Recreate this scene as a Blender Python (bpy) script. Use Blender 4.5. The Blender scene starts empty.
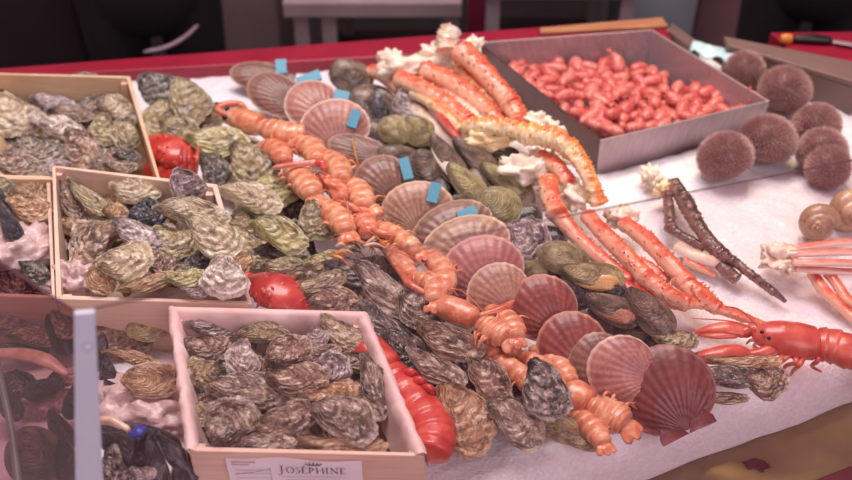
import bpy, math, random
import numpy as np
from mathutils import Vector, Matrix, noise as mnoise

random.seed(7)
C = bpy.data.collections.new('market_stall'); bpy.context.scene.collection.children.link(C)
sc = bpy.context.scene

# ------------------------------------------------------------------ camera model
H = 0.95; PITCH = math.radians(38); F = 950.0
CAM = Vector((0, 0, H)); cP, sP = math.cos(PITCH), math.sin(PITCH)
FWD = Vector((0, cP, -sP)); UPV = Vector((0, sP, cP))
def ray(px, py):
    u = (px-426)/F; v = (py-240)/F
    return FWD + Vector((u, 0, 0)) - UPV*v
def W(px, py, z=0.0):
    d = ray(px, py); k = (z-H)/d.z
    return CAM + d*k
def hit(px, py, c, n):
    d = ray(px, py); return CAM + d*((c-CAM).dot(n)/d.dot(n))
def proj(p):
    q = p-CAM; d = q.dot(FWD); return Vector((426+F*q.x/d, 240-F*q.dot(UPV)/d))
def mpp(p): return (p-CAM).dot(FWD)/F          # metres per pixel at a point

# ------------------------------------------------------------------ object helpers
def lin(c):
    f = lambda x: (x/255/12.92) if x/255 <= .04045 else ((x/255+.055)/1.055)**2.4
    return (f(c[0]), f(c[1]), f(c[2]), 1)
LABELS = {}
def tag(o, label, cat, group=None, kind=None):
    o['label'] = label; o['category'] = cat
    if group: o['group'] = group
    if kind: o['kind'] = kind
    LABELS.setdefault(label, []).append(o.name)
    return o
def thing(name, label, cat, loc=(0, 0, 0), group=None):
    o = bpy.data.objects.new(name, None); C.objects.link(o); o.empty_display_size = .02
    o.location = loc; tag(o, label, cat, group); return o
def mk(name, v, f, mat, parent=None, org=None, smooth=True, uv=None, attr=None, kind=None, link=True):
    me = bpy.data.meshes.new(name)
    v = np.asarray(v, float)
    if org is not None: v = v - np.array(org)
    me.from_pydata([tuple(p) for p in v], [], [tuple(int(i) for i in q) for q in f])
    if smooth: me.polygons.foreach_set('use_smooth', [True]*len(me.polygons))
    if uv is not None:
        ul = me.uv_layers.new(name='UVMap'); idx = np.empty(len(me.loops), int)
        me.loops.foreach_get('vertex_index', idx)
        ul.data.foreach_set('uv', np.asarray(uv, float)[idx].ravel())
    if attr:
        for k, a in attr.items():
            at = me.attributes.new(k, 'FLOAT', 'POINT'); at.data.foreach_set('value', np.asarray(a, float))
    me.materials.append(mat); me.update()
    if not link: return me
    o = bpy.data.objects.new(name, me); C.objects.link(o)
    if parent is not None: o.parent = parent
    if kind: o['kind'] = kind
    return o
def merge(*parts):
    V = []; Fc = []; n = 0
    for v, f in parts:
        V.append(np.asarray(v, float)); Fc += [tuple(i+n for i in q) for q in f]; n += len(v)
    return np.vstack(V), Fc
def quadbox(b, t):
    """solid between two 4-point rings"""
    v = [tuple(p) for p in b]+[tuple(p) for p in t]
    f = [(3, 2, 1, 0), (4, 5, 6, 7)]+[(i, (i+1) % 4, (i+1) % 4+4, i+4) for i in range(4)]
    return v, f
def box(x0, x1, y0, y1, z0, z1):
    return quadbox([(x0, y0, z0), (x1, y0, z0), (x1, y1, z0), (x0, y1, z0)], [(x0, y0, z1), (x1, y0, z1), (x1, y1, z1), (x0, y1, z1)])
def bev(o, w=.003, s=2):
    m = o.modifiers.new('bevel', 'BEVEL'); m.width = w; m.segments = s; m.limit_method = 'ANGLE'; return o
def slab(pts, z0, z1):
    return quadbox([(p[0], p[1], z0) for p in pts], [(p[0], p[1], z1) for p in pts])
def fbm(x, y, z, o=3):
    s = 0; a = 1
    for _ in range(o):
        s += a*mnoise.noise(Vector((x, y, z))); x *= 2; y *= 2; z *= 2; a *= .5
    return s

# ------------------------------------------------------------------ materials
class NT:
    def __init__(s, name):
        s.m = bpy.data.materials.new(name); s.m.use_nodes = True
        s.t = s.m.node_tree; s.n = s.t.nodes; s.b = s.n['Principled BSDF']; s.out = s.n['Material Output']
    def new(s, typ, **kw):
        n = s.n.new(typ)
        for k, v in kw.items():
            if k in n.inputs: s.put(n.inputs[k], v)
            else: setattr(n, k, v)
        return n
    def put(s, i, v):
        if isinstance(v, bpy.types.NodeSocket): s.t.links.new(v, i)
        else: i.default_value = v
    def math(s, op, a, b=0.0, clamp=False):
        n = s.n.new('ShaderNodeMath'); n.operation = op; n.use_clamp = clamp; s.put(n.inputs[0], a); s.put(n.inputs[1], b); return n.outputs[0]
    def mix(s, fac, a, b, typ='MIX'):
        n = s.n.new('ShaderNodeMix'); n.data_type = 'RGBA'; n.blend_type = typ
        s.put(n.inputs[0], fac); s.put(n.inputs[6], a); s.put(n.inputs[7], b); return n.outputs[2]
    def ramp(s, fac, stops):
        n = s.n.new('ShaderNodeValToRGB'); e = n.color_ramp.elements
        while len(e) < len(stops): e.new(.5)
        for i, (p, c) in enumerate(stops): e[i].position = p; e[i].color = c if len(c) == 4 else lin(c)
        s.put(n.inputs[0], fac); return n.outputs[0]
    def coords(s, rnd=True):
        tc = s.n.new('ShaderNodeTexCoord').outputs['Object']
        if not rnd: return tc, None
        oi = s.n.new('ShaderNodeObjectInfo').outputs['Random']
        r = s.math('MULTIPLY', oi, 37.0)
        n = s.n.new('ShaderNodeVectorMath'); n.operation = 'ADD'; s.put(n.inputs[0], tc)
        cx = s.n.new('ShaderNodeCombineXYZ'); s.put(cx.inputs[0], r); s.put(cx.inputs[2], r); s.put(n.inputs[1], cx.outputs[0])
        return n.outputs[0], oi
    def noise(s, vec, scale, detail=4, rough=.55, dist=0):
        n = s.new('ShaderNodeTexNoise', Scale=scale, Detail=detail, Roughness=rough, Distortion=dist); s.put(n.inputs['Vector'], vec); return n.outputs[0]
    def attr(s, name):
        n = s.n.new('ShaderNodeAttribute'); n.attribute_name = name; return n.outputs['Fac']
    def bump(s, h, strength=.5, dist=.002):
        n = s.new('ShaderNodeBump', Strength=strength, Distance=dist); s.put(n.inputs['Height'], h); s.t.links.new(n.outputs[0], s.b.inputs['Normal'])
    def fin(s, col, rough=.5, coat=0, spec=.5, sss=0, metal=0):
        s.put(s.b.inputs['Base Color'], col); s.put(s.b.inputs['Roughness'], rough)
        s.b.inputs['Coat Weight'].default_value = coat; s.b.inputs['Coat Roughness'].default_value = .15
        s.b.inputs['Specular IOR Level'].default_value = spec; s.b.inputs['Metallic'].default_value = metal
        if sss:
            s.b.inputs['Subsurface Weight'].default_value = sss; s.b.inputs['Subsurface Radius'].default_value = (.01, .006, .005); s.b.inputs['Subsurface Scale'].default_value = 1
        return s.m

def plain(name, c1, c2=None, scale=20, rough=.5, bump=.15, metal=0, coat=0, spec=.5, stretch=None, sss=0, dist=.002):
    t = NT(name); vec, _ = t.coords(False)
    if stretch:
        mp = t.n.new('ShaderNodeMapping'); t.put(mp.inputs['Vector'], vec); mp.inputs['Scale'].default_value = stretch; vec = mp.outputs[0]
    n = t.noise(vec, scale, 5)
    col = t.ramp(n, [(.3, c1), (.7, c2 or c1)])
    if bump: t.bump(n, bump, dist)
    return t.fin(col, rough, coat, spec, sss, metal)

def shell_mat(name, dark, mid, light, rim, rings=9, moss=None, rough=.36, ridge=.8, coat=.45, nscale=2.6):
    t = NT(name); vec, rnd = t.coords()
    uvn = t.n.new('ShaderNodeUVMap'); uvn.uv_map = 'UVMap'
    sx = t.n.new('ShaderNodeSeparateXYZ'); t.put(sx.inputs[0], uvn.outputs[0])
    n1 = t.noise(vec, nscale, 6, .65, .6); n2 = t.noise(vec, nscale*3.2, 4, .6)
    u = t.math('ADD', sx.outputs[0], t.math('MULTIPLY', n1, .5))
    w = t.math('SINE', t.math('MULTIPLY', u, rings*6.283))
    w = t.math('ADD', t.math('MULTIPLY', w, .5), .5)
    base = t.ramp(n1, [(.34, dark), (.46, mid), (.57, light), (.68, rim)])
    base = t.mix(t.math('MULTIPLY', w, .38), base, lin(dark))
    rd = t.attr('ridge')
    rf = t.math('MULTIPLY', t.math('MULTIPLY', rd, ridge), t.math('ADD', n2, .35), True)
    base = t.mix(rf, base, lin(rim))
    if ridge > .5:
        base = t.mix(t.math('MULTIPLY', t.ramp(n2, [(.36, (1, 1, 1, 1)), (.46, (0, 0, 0, 1))]), .5), base, lin(dark))
        base = t.mix(t.math('MULTIPLY', t.ramp(n2, [(.55, (0, 0, 0, 1)), (.65, (1, 1, 1, 1))]), .75), base, lin(rim))
    if moss:
        mk_ = t.ramp(n1, [(.5, (0, 0, 0, 1)), (.58, (1, 1, 1, 1))])
        base = t.mix(t.math('MULTIPLY', mk_, .55), base, lin(moss))
    v = t.math('ADD', t.math('MULTIPLY', rnd, .35), .98)
    hs = t.n.new('ShaderNodeHueSaturation'); t.put(hs.inputs['Color'], base); t.put(hs.inputs['Value'], v)
    t.bump(t.math('ADD', t.math('MULTIPLY', n2, .7), t.math('MULTIPLY', w, .35)), .75, .0045)
    return t.fin(hs.outputs[0], rough, coat)

def scallop_mat(name, base, dark, light, edge, rough=.45):
    t = NT(name); vec, rnd = t.coords()
    uvn = t.n.new('ShaderNodeUVMap'); uvn.uv_map = 'UVMap'
    sx = t.n.new('ShaderNodeSeparateXYZ'); t.put(sx.inputs[0], uvn.outputs[0])
    n1 = t.noise(vec, 3, 5, .6); n2 = t.noise(vec, 14, 4)
    u = t.math('ADD', t.math('MULTIPLY', sx.outputs[0], 1), t.math('MULTIPLY', n1, .12))
    w = t.math('ADD', t.math('MULTIPLY', t.math('SINE', t.math('MULTIPLY', u, 58)), .5), .5)
    c = t.ramp(n1, [(.35, dark), (.65, base)])
    c = t.mix(t.math('MULTIPLY', t.attr('rib'), .28), c, lin(light))
    c = t.mix(t.math('MULTIPLY', w, .2), c, lin(dark))
    c = t.mix(t.math('MULTIPLY', t.ramp(n2, [(.52, (0, 0, 0, 1)), (.7, (1, 1, 1, 1))]), .3), c, lin(light))
    c = t.mix(t.math('MULTIPLY', t.ramp(sx.outputs[0], [(.93, (0, 0, 0, 1)), (.975, (1, 1, 1, 1))]), .8), c, lin(edge))
    t.bump(t.math('ADD', n2, t.math('MULTIPLY', w, .3)), .35, .0015)
    return t.fin(c, rough, .2)

def crust_mat(name, dark, mid, light, under, scale=55, rough=.33, speck=None, coat=.35, band=.5):
    t = NT(name); vec, rnd = t.coords(False)
    n1 = t.noise(vec, scale, 5, .6); n2 = t.noise(vec, scale*4, 3)
    c = t.ramp(n1, [(.32, dark), (.5, mid), (.68, light)])
    c = t.mix(t.math('MULTIPLY', t.attr('band'), band), c, lin(light))
    c = t.mix(t.attr('under'), c, lin(under))
    if speck:
        c = t.mix(t.ramp(n2, [(.55, (0, 0, 0, 1)), (.62, (1, 1, 1, 1))]), c, lin(speck))
    t.bump(n2, .35, .0012)
    return t.fin(c, rough, coat, sss=.08)

MT = {}
MT['oy_grey'] = shell_mat('oyster grey brown', (50, 32, 28), (124, 94, 80), (172, 142, 124), (222, 206, 190))
MT['oy_brown'] = shell_mat('oyster warm brown', (48, 28, 24), (118, 78, 62), (162, 120, 98), (214, 190, 168), rings=8)
MT['oy_cream'] = shell_mat('oyster cream', (90, 62, 48), (176, 144, 118), (208, 186, 154), (236, 224, 200), rings=7, moss=(168, 142, 104))
MT['oy_olive'] = shell_mat('oyster olive', (58, 42, 34), (140, 112, 84), (178, 150, 114), (208, 196, 160), rings=7, moss=(136, 114, 70))
MT['oy_lime'] = shell_mat('oyster yellow green', (76, 58, 40), (162, 140, 94), (200, 180, 128), (226, 216, 178), rings=7, moss=(162, 150, 80))
MT['oy_dark'] = shell_mat('oyster dark', (26, 18, 20), (64, 48, 46), (112, 92, 84), (200, 184, 172), rings=9)
MT['oy_mauve'] = shell_mat('oyster mauve', (70, 48, 52), (140, 110, 108), (182, 154, 150), (226, 210, 206), rings=7)
MT['oy_tan'] = shell_mat('oyster tan orange', (84, 48, 36), (166, 114, 80), (206, 158, 116), (226, 196, 160), rings=10)
MT['oy_white'] = shell_mat('oyster pale', (116, 88, 80), (190, 164, 150), (224, 206, 194), (242, 232, 222), rings=6)
MT['mussel'] = shell_mat('mussel dark', (16, 11, 18), (38, 28, 38), (70, 56, 66), (112, 96, 106), rings=6, ridge=.3, rough=.25, coat=.5)
MT['clam'] = shell_mat('clam olive beige', (92, 76, 50), (146, 126, 88), (180, 162, 118), (206, 190, 154), rings=14, ridge=.3, nscale=2.5, rough=.35)
MT['clam_brown'] = shell_mat('clam brown', (54, 38, 34), (100, 76, 66), (138, 110, 94), (160, 134, 116), rings=12, ridge=.3, nscale=2.5, rough=.35)
MT['sc_red'] = scallop_mat('scallop red', (150, 72, 64), (112, 46, 46), (172, 98, 84), (196, 140, 124))
MT['sc_purple'] = scallop_mat('scallop purple red', (128, 58, 56), (90, 36, 40), (152, 84, 76), (150, 92, 84))
MT['sc_pink'] = scallop_mat('scallop pink', (186, 124, 112), (150, 88, 82), (210, 160, 144), (226, 194, 178))
MT['sc_tan'] = scallop_mat('scallop tan', (176, 128, 104), (132, 82, 72), (208, 168, 140), (214, 180, 156))
MT['sc_brown'] = scallop_mat('scallop brown', (136, 88, 76), (98, 60, 54), (172, 126, 108), (180, 140, 120))
MT['sc_rose'] = scallop_mat('scallop rose smooth', (176, 110, 104), (150, 84, 84), (188, 128, 118), (208, 164, 152))
MT['lang'] = crust_mat('langoustine orange', (194, 98, 70), (216, 132, 96), (238, 182, 148), (238, 190, 166))
MT['lang_red'] = crust_mat('langoustine red orange', (188, 78, 60), (210, 112, 84), (234, 164, 134), (236, 180, 158))
MT['lob'] = crust_mat('lobster red', (172, 38, 38), (200, 60, 54), (222, 100, 82), (216, 124, 106), scale=30, band=.25)
MT['lobster_coral'] = crust_mat('lobster coral', (184, 60, 54), (210, 88, 74), (228, 124, 102), (228, 150, 128), scale=22, band=.3)
MT['crab'] = crust_mat('crab leg red orange', (198, 64, 50), (222, 98, 70), (238, 150, 112), (240, 186, 156), scale=45, band=.15)
MT['crab_yel'] = crust_mat('crab leg orange yellow', (206, 84, 48), (230, 134, 74), (246, 190, 118), (246, 220, 180), scale=60, band=.2)
MT['crab_dark'] = crust_mat('crab leg dark brown', (48, 26, 30), (96, 58, 58), (176, 136, 124), (150, 108, 98), scale=90, band=.1, speck=(58, 30, 36))
MT['crab_pale'] = crust_mat('crab leg pale', (206, 156, 132), (226, 190, 168), (240, 216, 198), (244, 226, 212), scale=50, band=.1)
MT['snow'] = crust_mat('snow crab leg', (214, 110, 98), (226, 136, 120), (238, 170, 152), (246, 214, 200), scale=40, band=.1)
MT['meat'] = plain('white crab meat', (236, 206, 184), (252, 238, 222), 60, .45, .5, sss=.15)
MT['meat_y'] = plain('yellow crab meat', (236, 186, 130), (252, 232, 190), 70, .4, .6, sss=.1)
MT['flesh'] = plain('mussel flesh', (196, 140, 84), (224, 182, 124), 30, .25, .3, coat=.5, sss=.1)
MT['flesh_p'] = plain('mussel flesh purple', (132, 84, 96), (206, 140, 92), 20, .25, .3, coat=.5)
MT['shrimp'] = crust_mat('shrimp pink red', (190, 76, 76), (210, 100, 94), (234, 150, 138), (240, 190, 176), scale=5, band=.8)
MT['shrimp2'] = crust_mat('shrimp deep red', (178, 56, 62), (204, 82, 80), (230, 132, 120), (236, 150, 136), scale=5, band=.7)
MT['eye'] = plain('black eye', (14, 8, 10), rough=.1, bump=0)
MT['wood'] = plain('poplar crate wood', (224, 186, 164), (238, 208, 188), 10, .6, .15, stretch=(1.5, 1.5, 18))
MT['wood_y'] = plain('yellow crate wood', (212, 174, 140), (228, 194, 160), 10, .6, .15, stretch=(1.5, 1.5, 18))
MT['paper'] = plain('pink white paper liner', (226, 186, 180), (240, 212, 206), 14, .55, .6)
MT['white_paper'] = plain('white label paper', (250, 244, 250), (255, 250, 255), 8, .5, .05)
MT['ink'] = plain('dark ink', (66, 50, 70), rough=.6, bump=0)
MT['ink_l'] = plain('grey ink', (140, 118, 140), rough=.6, bump=0)
MT['ink_r'] = plain('red ink', (176, 70, 90), rough=.6, bump=0)
MT['blue'] = plain('blue plastic clip', (74, 138, 164), (98, 164, 188), 60, .5, .1)
MT['bluedark'] = plain('dark blue band', (36, 44, 140), (50, 60, 160), 60, .4, .1)
MT['yellow'] = plain('yellow rubber band', (206, 140, 60), rough=.4, bump=0)
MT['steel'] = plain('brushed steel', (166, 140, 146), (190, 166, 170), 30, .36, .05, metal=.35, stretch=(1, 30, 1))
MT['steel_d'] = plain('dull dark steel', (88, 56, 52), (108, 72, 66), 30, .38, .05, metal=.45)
MT['alu'] = plain('white aluminium', (200, 198, 216), (212, 210, 226), 8, .35, .02, metal=.15)
MT['red'] = plain('red painted rim', (142, 22, 48), (156, 28, 54), 12, .35, .04)
MT['redd'] = plain('dark red edge', (78, 12, 30), (92, 16, 36), 12, .4, .04)
MT['post'] = plain('dark red post', (88, 16, 38), (100, 20, 44), 12, .45, .02)
MT['lit_rim'] = plain('yellow lit rim', (168, 98, 74), (196, 140, 96), 10, .5, .1, stretch=(2, 20, 20))  # warm light on the red rim, put into the colour
MT['ledge'] = plain('worn olive steel ledge', (118, 88, 74), (150, 128, 96), 7, .3, .15, metal=.5)
MT['bin'] = plain('taupe plastic bin', (104, 78, 76), (118, 90, 86), 9, .5, .05)
MT['bin_l'] = plain('taupe bin rim', (112, 84, 82), (124, 94, 90), 9, .5, .05)
MT['black'] = plain('black cloth', (20, 12, 18), (30, 18, 26), 40, .9, .3)
MT['blackfl'] = plain('dark floor', (30, 20, 26), (44, 30, 36), 4, .7, .1)
MT['grey'] = plain('grey work table', (150, 126, 134), (168, 144, 150), 5, .4, .05)
MT['grey_d'] = plain('grey cabinet side', (136, 108, 116), (152, 124, 132), 5, .5, .05)
MT['dark'] = plain('dark cabinet', (36, 24, 30), (46, 32, 38), 5, .6, .05)
MT['teal'] = plain('teal grey panel', (128, 136, 144), (160, 152, 160), 6, .5, .05)
MT['pinkwall'] = plain('dusty pink curtain', (150, 108, 116), (170, 126, 132), 5, .8, .1)
MT['skin'] = plain('skin', (190, 130, 112), (206, 146, 126), 20, .5, .1, sss=.1)
MT['hair'] = plain('dark hair', (34, 22, 20), (50, 32, 28), 90, .6, .4)
MT['stripe'] = plain('grey reflective stripe', (150, 120, 132), (170, 140, 150), 20, .6, .05)
MT['cork'] = plain('orange cap', (214, 120, 50), rough=.4, bump=0)
MT['blackpl'] = plain('black plastic', (24, 20, 22), rough=.3, bump=0)
MT['cyanw'] = plain('pale cyan plastic', (186, 222, 232), (220, 240, 244), 30, .2, .1)

def urchin_mat():
    t = NT('sea urchin purple brown'); vec, rnd = t.coords()
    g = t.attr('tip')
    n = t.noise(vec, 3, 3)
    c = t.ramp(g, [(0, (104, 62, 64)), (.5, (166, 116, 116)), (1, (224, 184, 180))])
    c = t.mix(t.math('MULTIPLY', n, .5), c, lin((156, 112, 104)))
    return t.fin(c, .5, .1)
MT['urchin'] = urchin_mat()

def ice_mat():
    t = NT('crushed ice'); vec, _ = t.coords(False)
    v = t.new('ShaderNodeTexVoronoi', Scale=210.0); t.put(v.inputs['Vector'], vec)
    n = t.noise(vec, 130, 5, .7); n2 = t.noise(vec, 3, 3)
    c = t.ramp(n, [(.3, (232, 222, 232)), (.6, (248, 242, 248)), (.75, (254, 252, 254))])
    c = t.mix(t.math('MULTIPLY', n2, .35), c, lin((242, 230, 226)))
    h = t.math('ADD', t.math('MULTIPLY', v.outputs['Distance'], .9), n)
    t.bump(h, .4, .003)
    m = t.fin(c, .35, .15, sss=.35)
    t.b.inputs['Subsurface Radius'].default_value = (.012, .009, .01)
    return m
MT['ice'] = ice_mat()

def glass_mat(name, tint, haze, hazecol, refl=.035):
    t = NT(name)
    tr = t.new('ShaderNodeBsdfTransparent', Color=lin(tint)); df = t.new('ShaderNodeBsdfDiffuse', Color=lin(hazecol))
    tl = t.new('ShaderNodeBsdfTranslucent', Color=lin(hazecol))
    gl = t.new('ShaderNodeBsdfGlossy', Roughness=.03)
    a = t.new('ShaderNodeMixShader'); a.inputs[0].default_value = .5; t.t.links.new(df.outputs[0], a.inputs[1]); t.t.links.new(tl.outputs[0], a.inputs[2])
    tc, _ = t.coords(False); n = t.noise(tc, 3.5, 4)
    hz = t.math('MULTIPLY', t.math('ADD', n, .5), haze)
    b = t.new('ShaderNodeMixShader'); t.put(b.inputs[0], hz); t.t.links.new(tr.outputs[0], b.inputs[1]); t.t.links.new(a.outputs[0], b.inputs[2])
    fr = t.new('ShaderNodeLayerWeight', Blend=.5)
    c = t.new('ShaderNodeMixShader'); t.put(c.inputs[0], t.math('ADD', t.math('MULTIPLY', t.math('POWER', fr.outputs['Facing'], 5.0), .6), refl)); t.t.links.new(b.outputs[0], c.inputs[1]); t.t.links.new(gl.outputs[0], c.inputs[2])
    t.t.links.new(c.outputs[0], t.out.inputs['Surface'])
    return t.m
MT['glass'] = glass_mat('clear sneeze guard glass', (250, 240, 243), .038, (206, 156, 168))
MT['glass_br'] = glass_mat('brown side glass', (176, 128, 134), .12, (120, 66, 74))
MT['glass_edge'] = plain('glass edge', (104, 62, 72), rough=.2, bump=0)
MT['tealedge'] = plain('teal glass edge', (110, 140, 140), (150, 180, 178), 10, .2, .05)

# ------------------------------------------------------------------ shell meshes (unit size: 1 long, 1 wide, 1 thick)
def norm_unit(v, half=True):
    v = np.array(v)
    for a in (0, 1):
        lo, hi = v[:, a].min(), v[:, a].max(); v[:, a] = (v[:, a]-(lo+hi)/2)/(hi-lo)
    return v
def valve(kind, seed, side, NTt=34, NA=96):
    """side +1 upper valve, -1 lower. x=-.5 narrow umbo end"""
    rnd = random.Random(seed*31+5); ph = [rnd.uniform(0, 50) for _ in range(4)]
    V = []; UV = []; R = []
    rough = dict(oyster=1, flat=.6, mussel=.12, clam=.12)[kind]
    um = dict(oyster=(-.36, .04), flat=(-.3, 0), mussel=(-.44, .02), clam=(-.3, .05))[kind]
    nr = dict(oyster=5.5, flat=8, mussel=4, clam=12)[kind]
    out = []
    for j in range(NA):
        th = 2*math.pi*j/NA; c, s = math.cos(th), math.sin(th)
        if kind == 'oyster': w = .34+.10*c-.05*c*c
        elif kind == 'mussel': w = .25+.09*c
        elif kind == 'clam': w = .40+.03*c
        else: w = .44+.04*c
        r = 1+rough*(.13*fbm(c*1.3+ph[0], s*1.3, seed)+.05*fbm(c*4+ph[1], s*4, seed)+.035*fbm(c*10+ph[3], s*10, 2, 1))
        out.append((.5*c*r, w*s*r+(.05*rough*math.sin(c*3+ph[2]) if kind == 'oyster' else 0)))
    if side > 0: hT = dict(oyster=.34, flat=.3, mussel=.5, clam=.5)[kind]
    else: hT = dict(oyster=.55, flat=.25, mussel=.5, clam=.5)[kind]
    V.append((um[0], um[1], 0)); UV.append((0, 0)); R.append(.3)
    for i in range(1, NTt+1):
        t = i/NTt
        for j in range(NA):
            th = 2*math.pi*j/NA; ox, oy = out[j]
            x = um[0]+(ox-um[0])*t; y = um[1]+(oy-um[1])*t
            # profile by elliptical distance to centre
            rr = min(1, math.hypot(x/.5, y/max(.2, abs(.36)))*(.96))
            dome = (1-(t**(2.4 if kind != 'oyster' else 2.0)))
            q = t*nr+1.1*fbm(x*2.2+ph[1], y*2.2, seed+side*3)*rough
            saw = q-math.floor(q)
            fr = (saw**2)*rough*(.35+.9*abs(fbm(x*3+ph[2], y*3, seed+9, 2)))
            z = hT*dome+fr*(.2 if side > 0 else .15)*(.3+t)+(fbm(x*2.6+ph[0], y*2.6+side, seed, 2)*.11+fbm(x*9+ph[0], y*9+side, seed, 3)*.035)*rough*(1-t**4)
            if t > .97: z *= .35
            sp = 1+.03*fr*rough
            V.append((x*sp, y*sp, side*z)); UV.append((t, j/NA)); R.append(max(0, saw-.5)*1.6*(1 if rough > .3 else .6)*(.5+fbm(x*3, y*3, seed+4, 2))+(0.45 if t > .93 else 0))
    f = [(0, 1+j, 1+(j+1) % NA) for j in range(NA)]
    for i in range(NTt-1):
        a = 1+i*NA; b = a+NA
        f += [(a+j, b+j, b+(j+1) % NA, a+(j+1) % NA) for j in range(NA)]
    if side < 0: f = [q[::-1] for q in f]
    return np.array(V), f, UV, np.clip(R, 0, 1)
def shell_meshes(kind, seed):
    u = valve(kind, seed, 1); l = valve(kind, seed, -1)
    lo = u[0].min(0); hi = u[0].max(0)
    res = []
    for v, f, uv, r in (u, l):
        v = v.copy()
        for a in (0, 1): v[:, a] = (v[:, a]-(lo[a]+hi[a])/2)/(hi[a]-lo[a])
        res.append((v, f, uv, r))
    return res
def scallop_half(side, ribs=17, NA=17*7, NTt=18, seed=0):
    V = []; UV = []; R = []
    pm = math.radians(77)
    for i in range(NTt+1):
        t = i/NTt
        for j in range(NA+1):
            a = -1+2*j/NA; ph = a*pm
            Rr = math.cos(ph*.97)**.82
            rib = .5+.5*math.cos(a*ribs*math.pi)
            ro = Rr*(1+.007*rib)
            x = ro*t*math.cos(ph); y = ro*t*math.sin(ph)*1.02
            d = math.hypot((x-.52)/.5, y/.5)
            z = (.32 if side > 0 else .42)*max(0, 1-min(1, d)**2.6)*(.35+.65*min(1, t*2.2))
            z += rib*.021*min(1, t*1.6)*(1 if t < .99 else .5)+.01*math.sin(t*42)
            V.append((x-.5, y, side*z)); UV.append((t if abs(a) < .97 else max(t, .95), j/NA)); R.append(rib)
    n = NA+1; f = []
    for i in range(NTt):
        for j in range(NA):
            q = (i*n+j, (i+1)*n+j, (i+1)*n+j+1, i*n+j+1); f.append(q if side > 0 else q[::-1])
    # ears
    b = len(V)
    for s in (-1, 1):
        k = len(V)
        pts = [(-.03, 0), (-.04, s*.27), (.03, s*.27), (.13, s*.20), (.17, s*.13)]
        pts = [(x_*1.25, y_*1.25) for x_, y_ in pts]
        for (x, y) in pts:
            V.append((x-.5, y, side*.05)); UV.append((.5, 0)); R.append(.3)
        for (x, y) in pts:
            V.append((x-.5, y, 0)); UV.append((.96, 0)); R.append(.3)
        m = 5; q = [tuple(range(k, k+m)), tuple(range(k+2*m-1, k+m-1, -1))]
        q += [(k+i, k+(i+1) % m, k+(i+1) % m+m, k+i+m) for i in range(m)]
        f += q
    return np.array(V), f, UV, R

PROTO = {}
def proto(kind, seed, mat):
    key = (kind, seed, mat)
    if key not in PROTO:
        if kind == 'scallop':
            res = []
            for side, nm in ((1, 'upper_shell'), (-1, 'lower_shell')):
                v, f, uv, r = scallop_half(side, 15+seed % 4, 7*(15+seed % 4))
                v = norm_unit(v)
                res.append(mk(nm, v, f, MT[mat], uv=uv, attr={'rib': r}, link=False))
            PROTO[key] = res
        else:
            gk = ('geo', kind, seed)
            if gk not in PROTO: PROTO[gk] = shell_meshes(kind, seed)
            res = []
            for nm, (v, f, uv, r) in zip(('upper_shell', 'lower_shell'), PROTO[gk]):
                res.append(mk(nm, v, f, MT[mat], uv=uv, attr={'ridge': r}, link=False))
            PROTO[key] = res
    return PROTO[key]

def frame(cx, cy, L, Wd, ang, z, tilt, tdir=0):
    c = W(cx, cy, z)
    az = math.atan2(-c.y, -c.x)+math.radians(tdir); ti = math.radians(tilt)
    n = Vector((math.cos(az)*math.sin(ti), math.sin(az)*math.sin(ti), math.cos(ti)))
    a = math.radians(ang); d = Vector((math.cos(a), math.sin(a)))
    A = hit(cx-d.x*L/2, cy-d.y*L/2, c, n); B = hit(cx+d.x*L/2, cy+d.y*L/2, c, n)
    xv = (B-A); length = xv.length; xv.normalize(); yv = n.cross(xv)
    q = proj(c+yv*.01)-proj(c); per = abs(q.x*-d.y+q.y*d.x)/.01
    return c, xv, yv, n, length, Wd/max(per, 1e-6)
def matrix(c, x, y, n, sx, sy, sz):
    return Matrix(((x.x*sx, y.x*sy, n.x*sz, c.x), (x.y*sx, y.y*sy, n.y*sz, c.y), (x.z*sx, y.z*sy, n.z*sz, c.z), (0, 0, 0, 1)))

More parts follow.
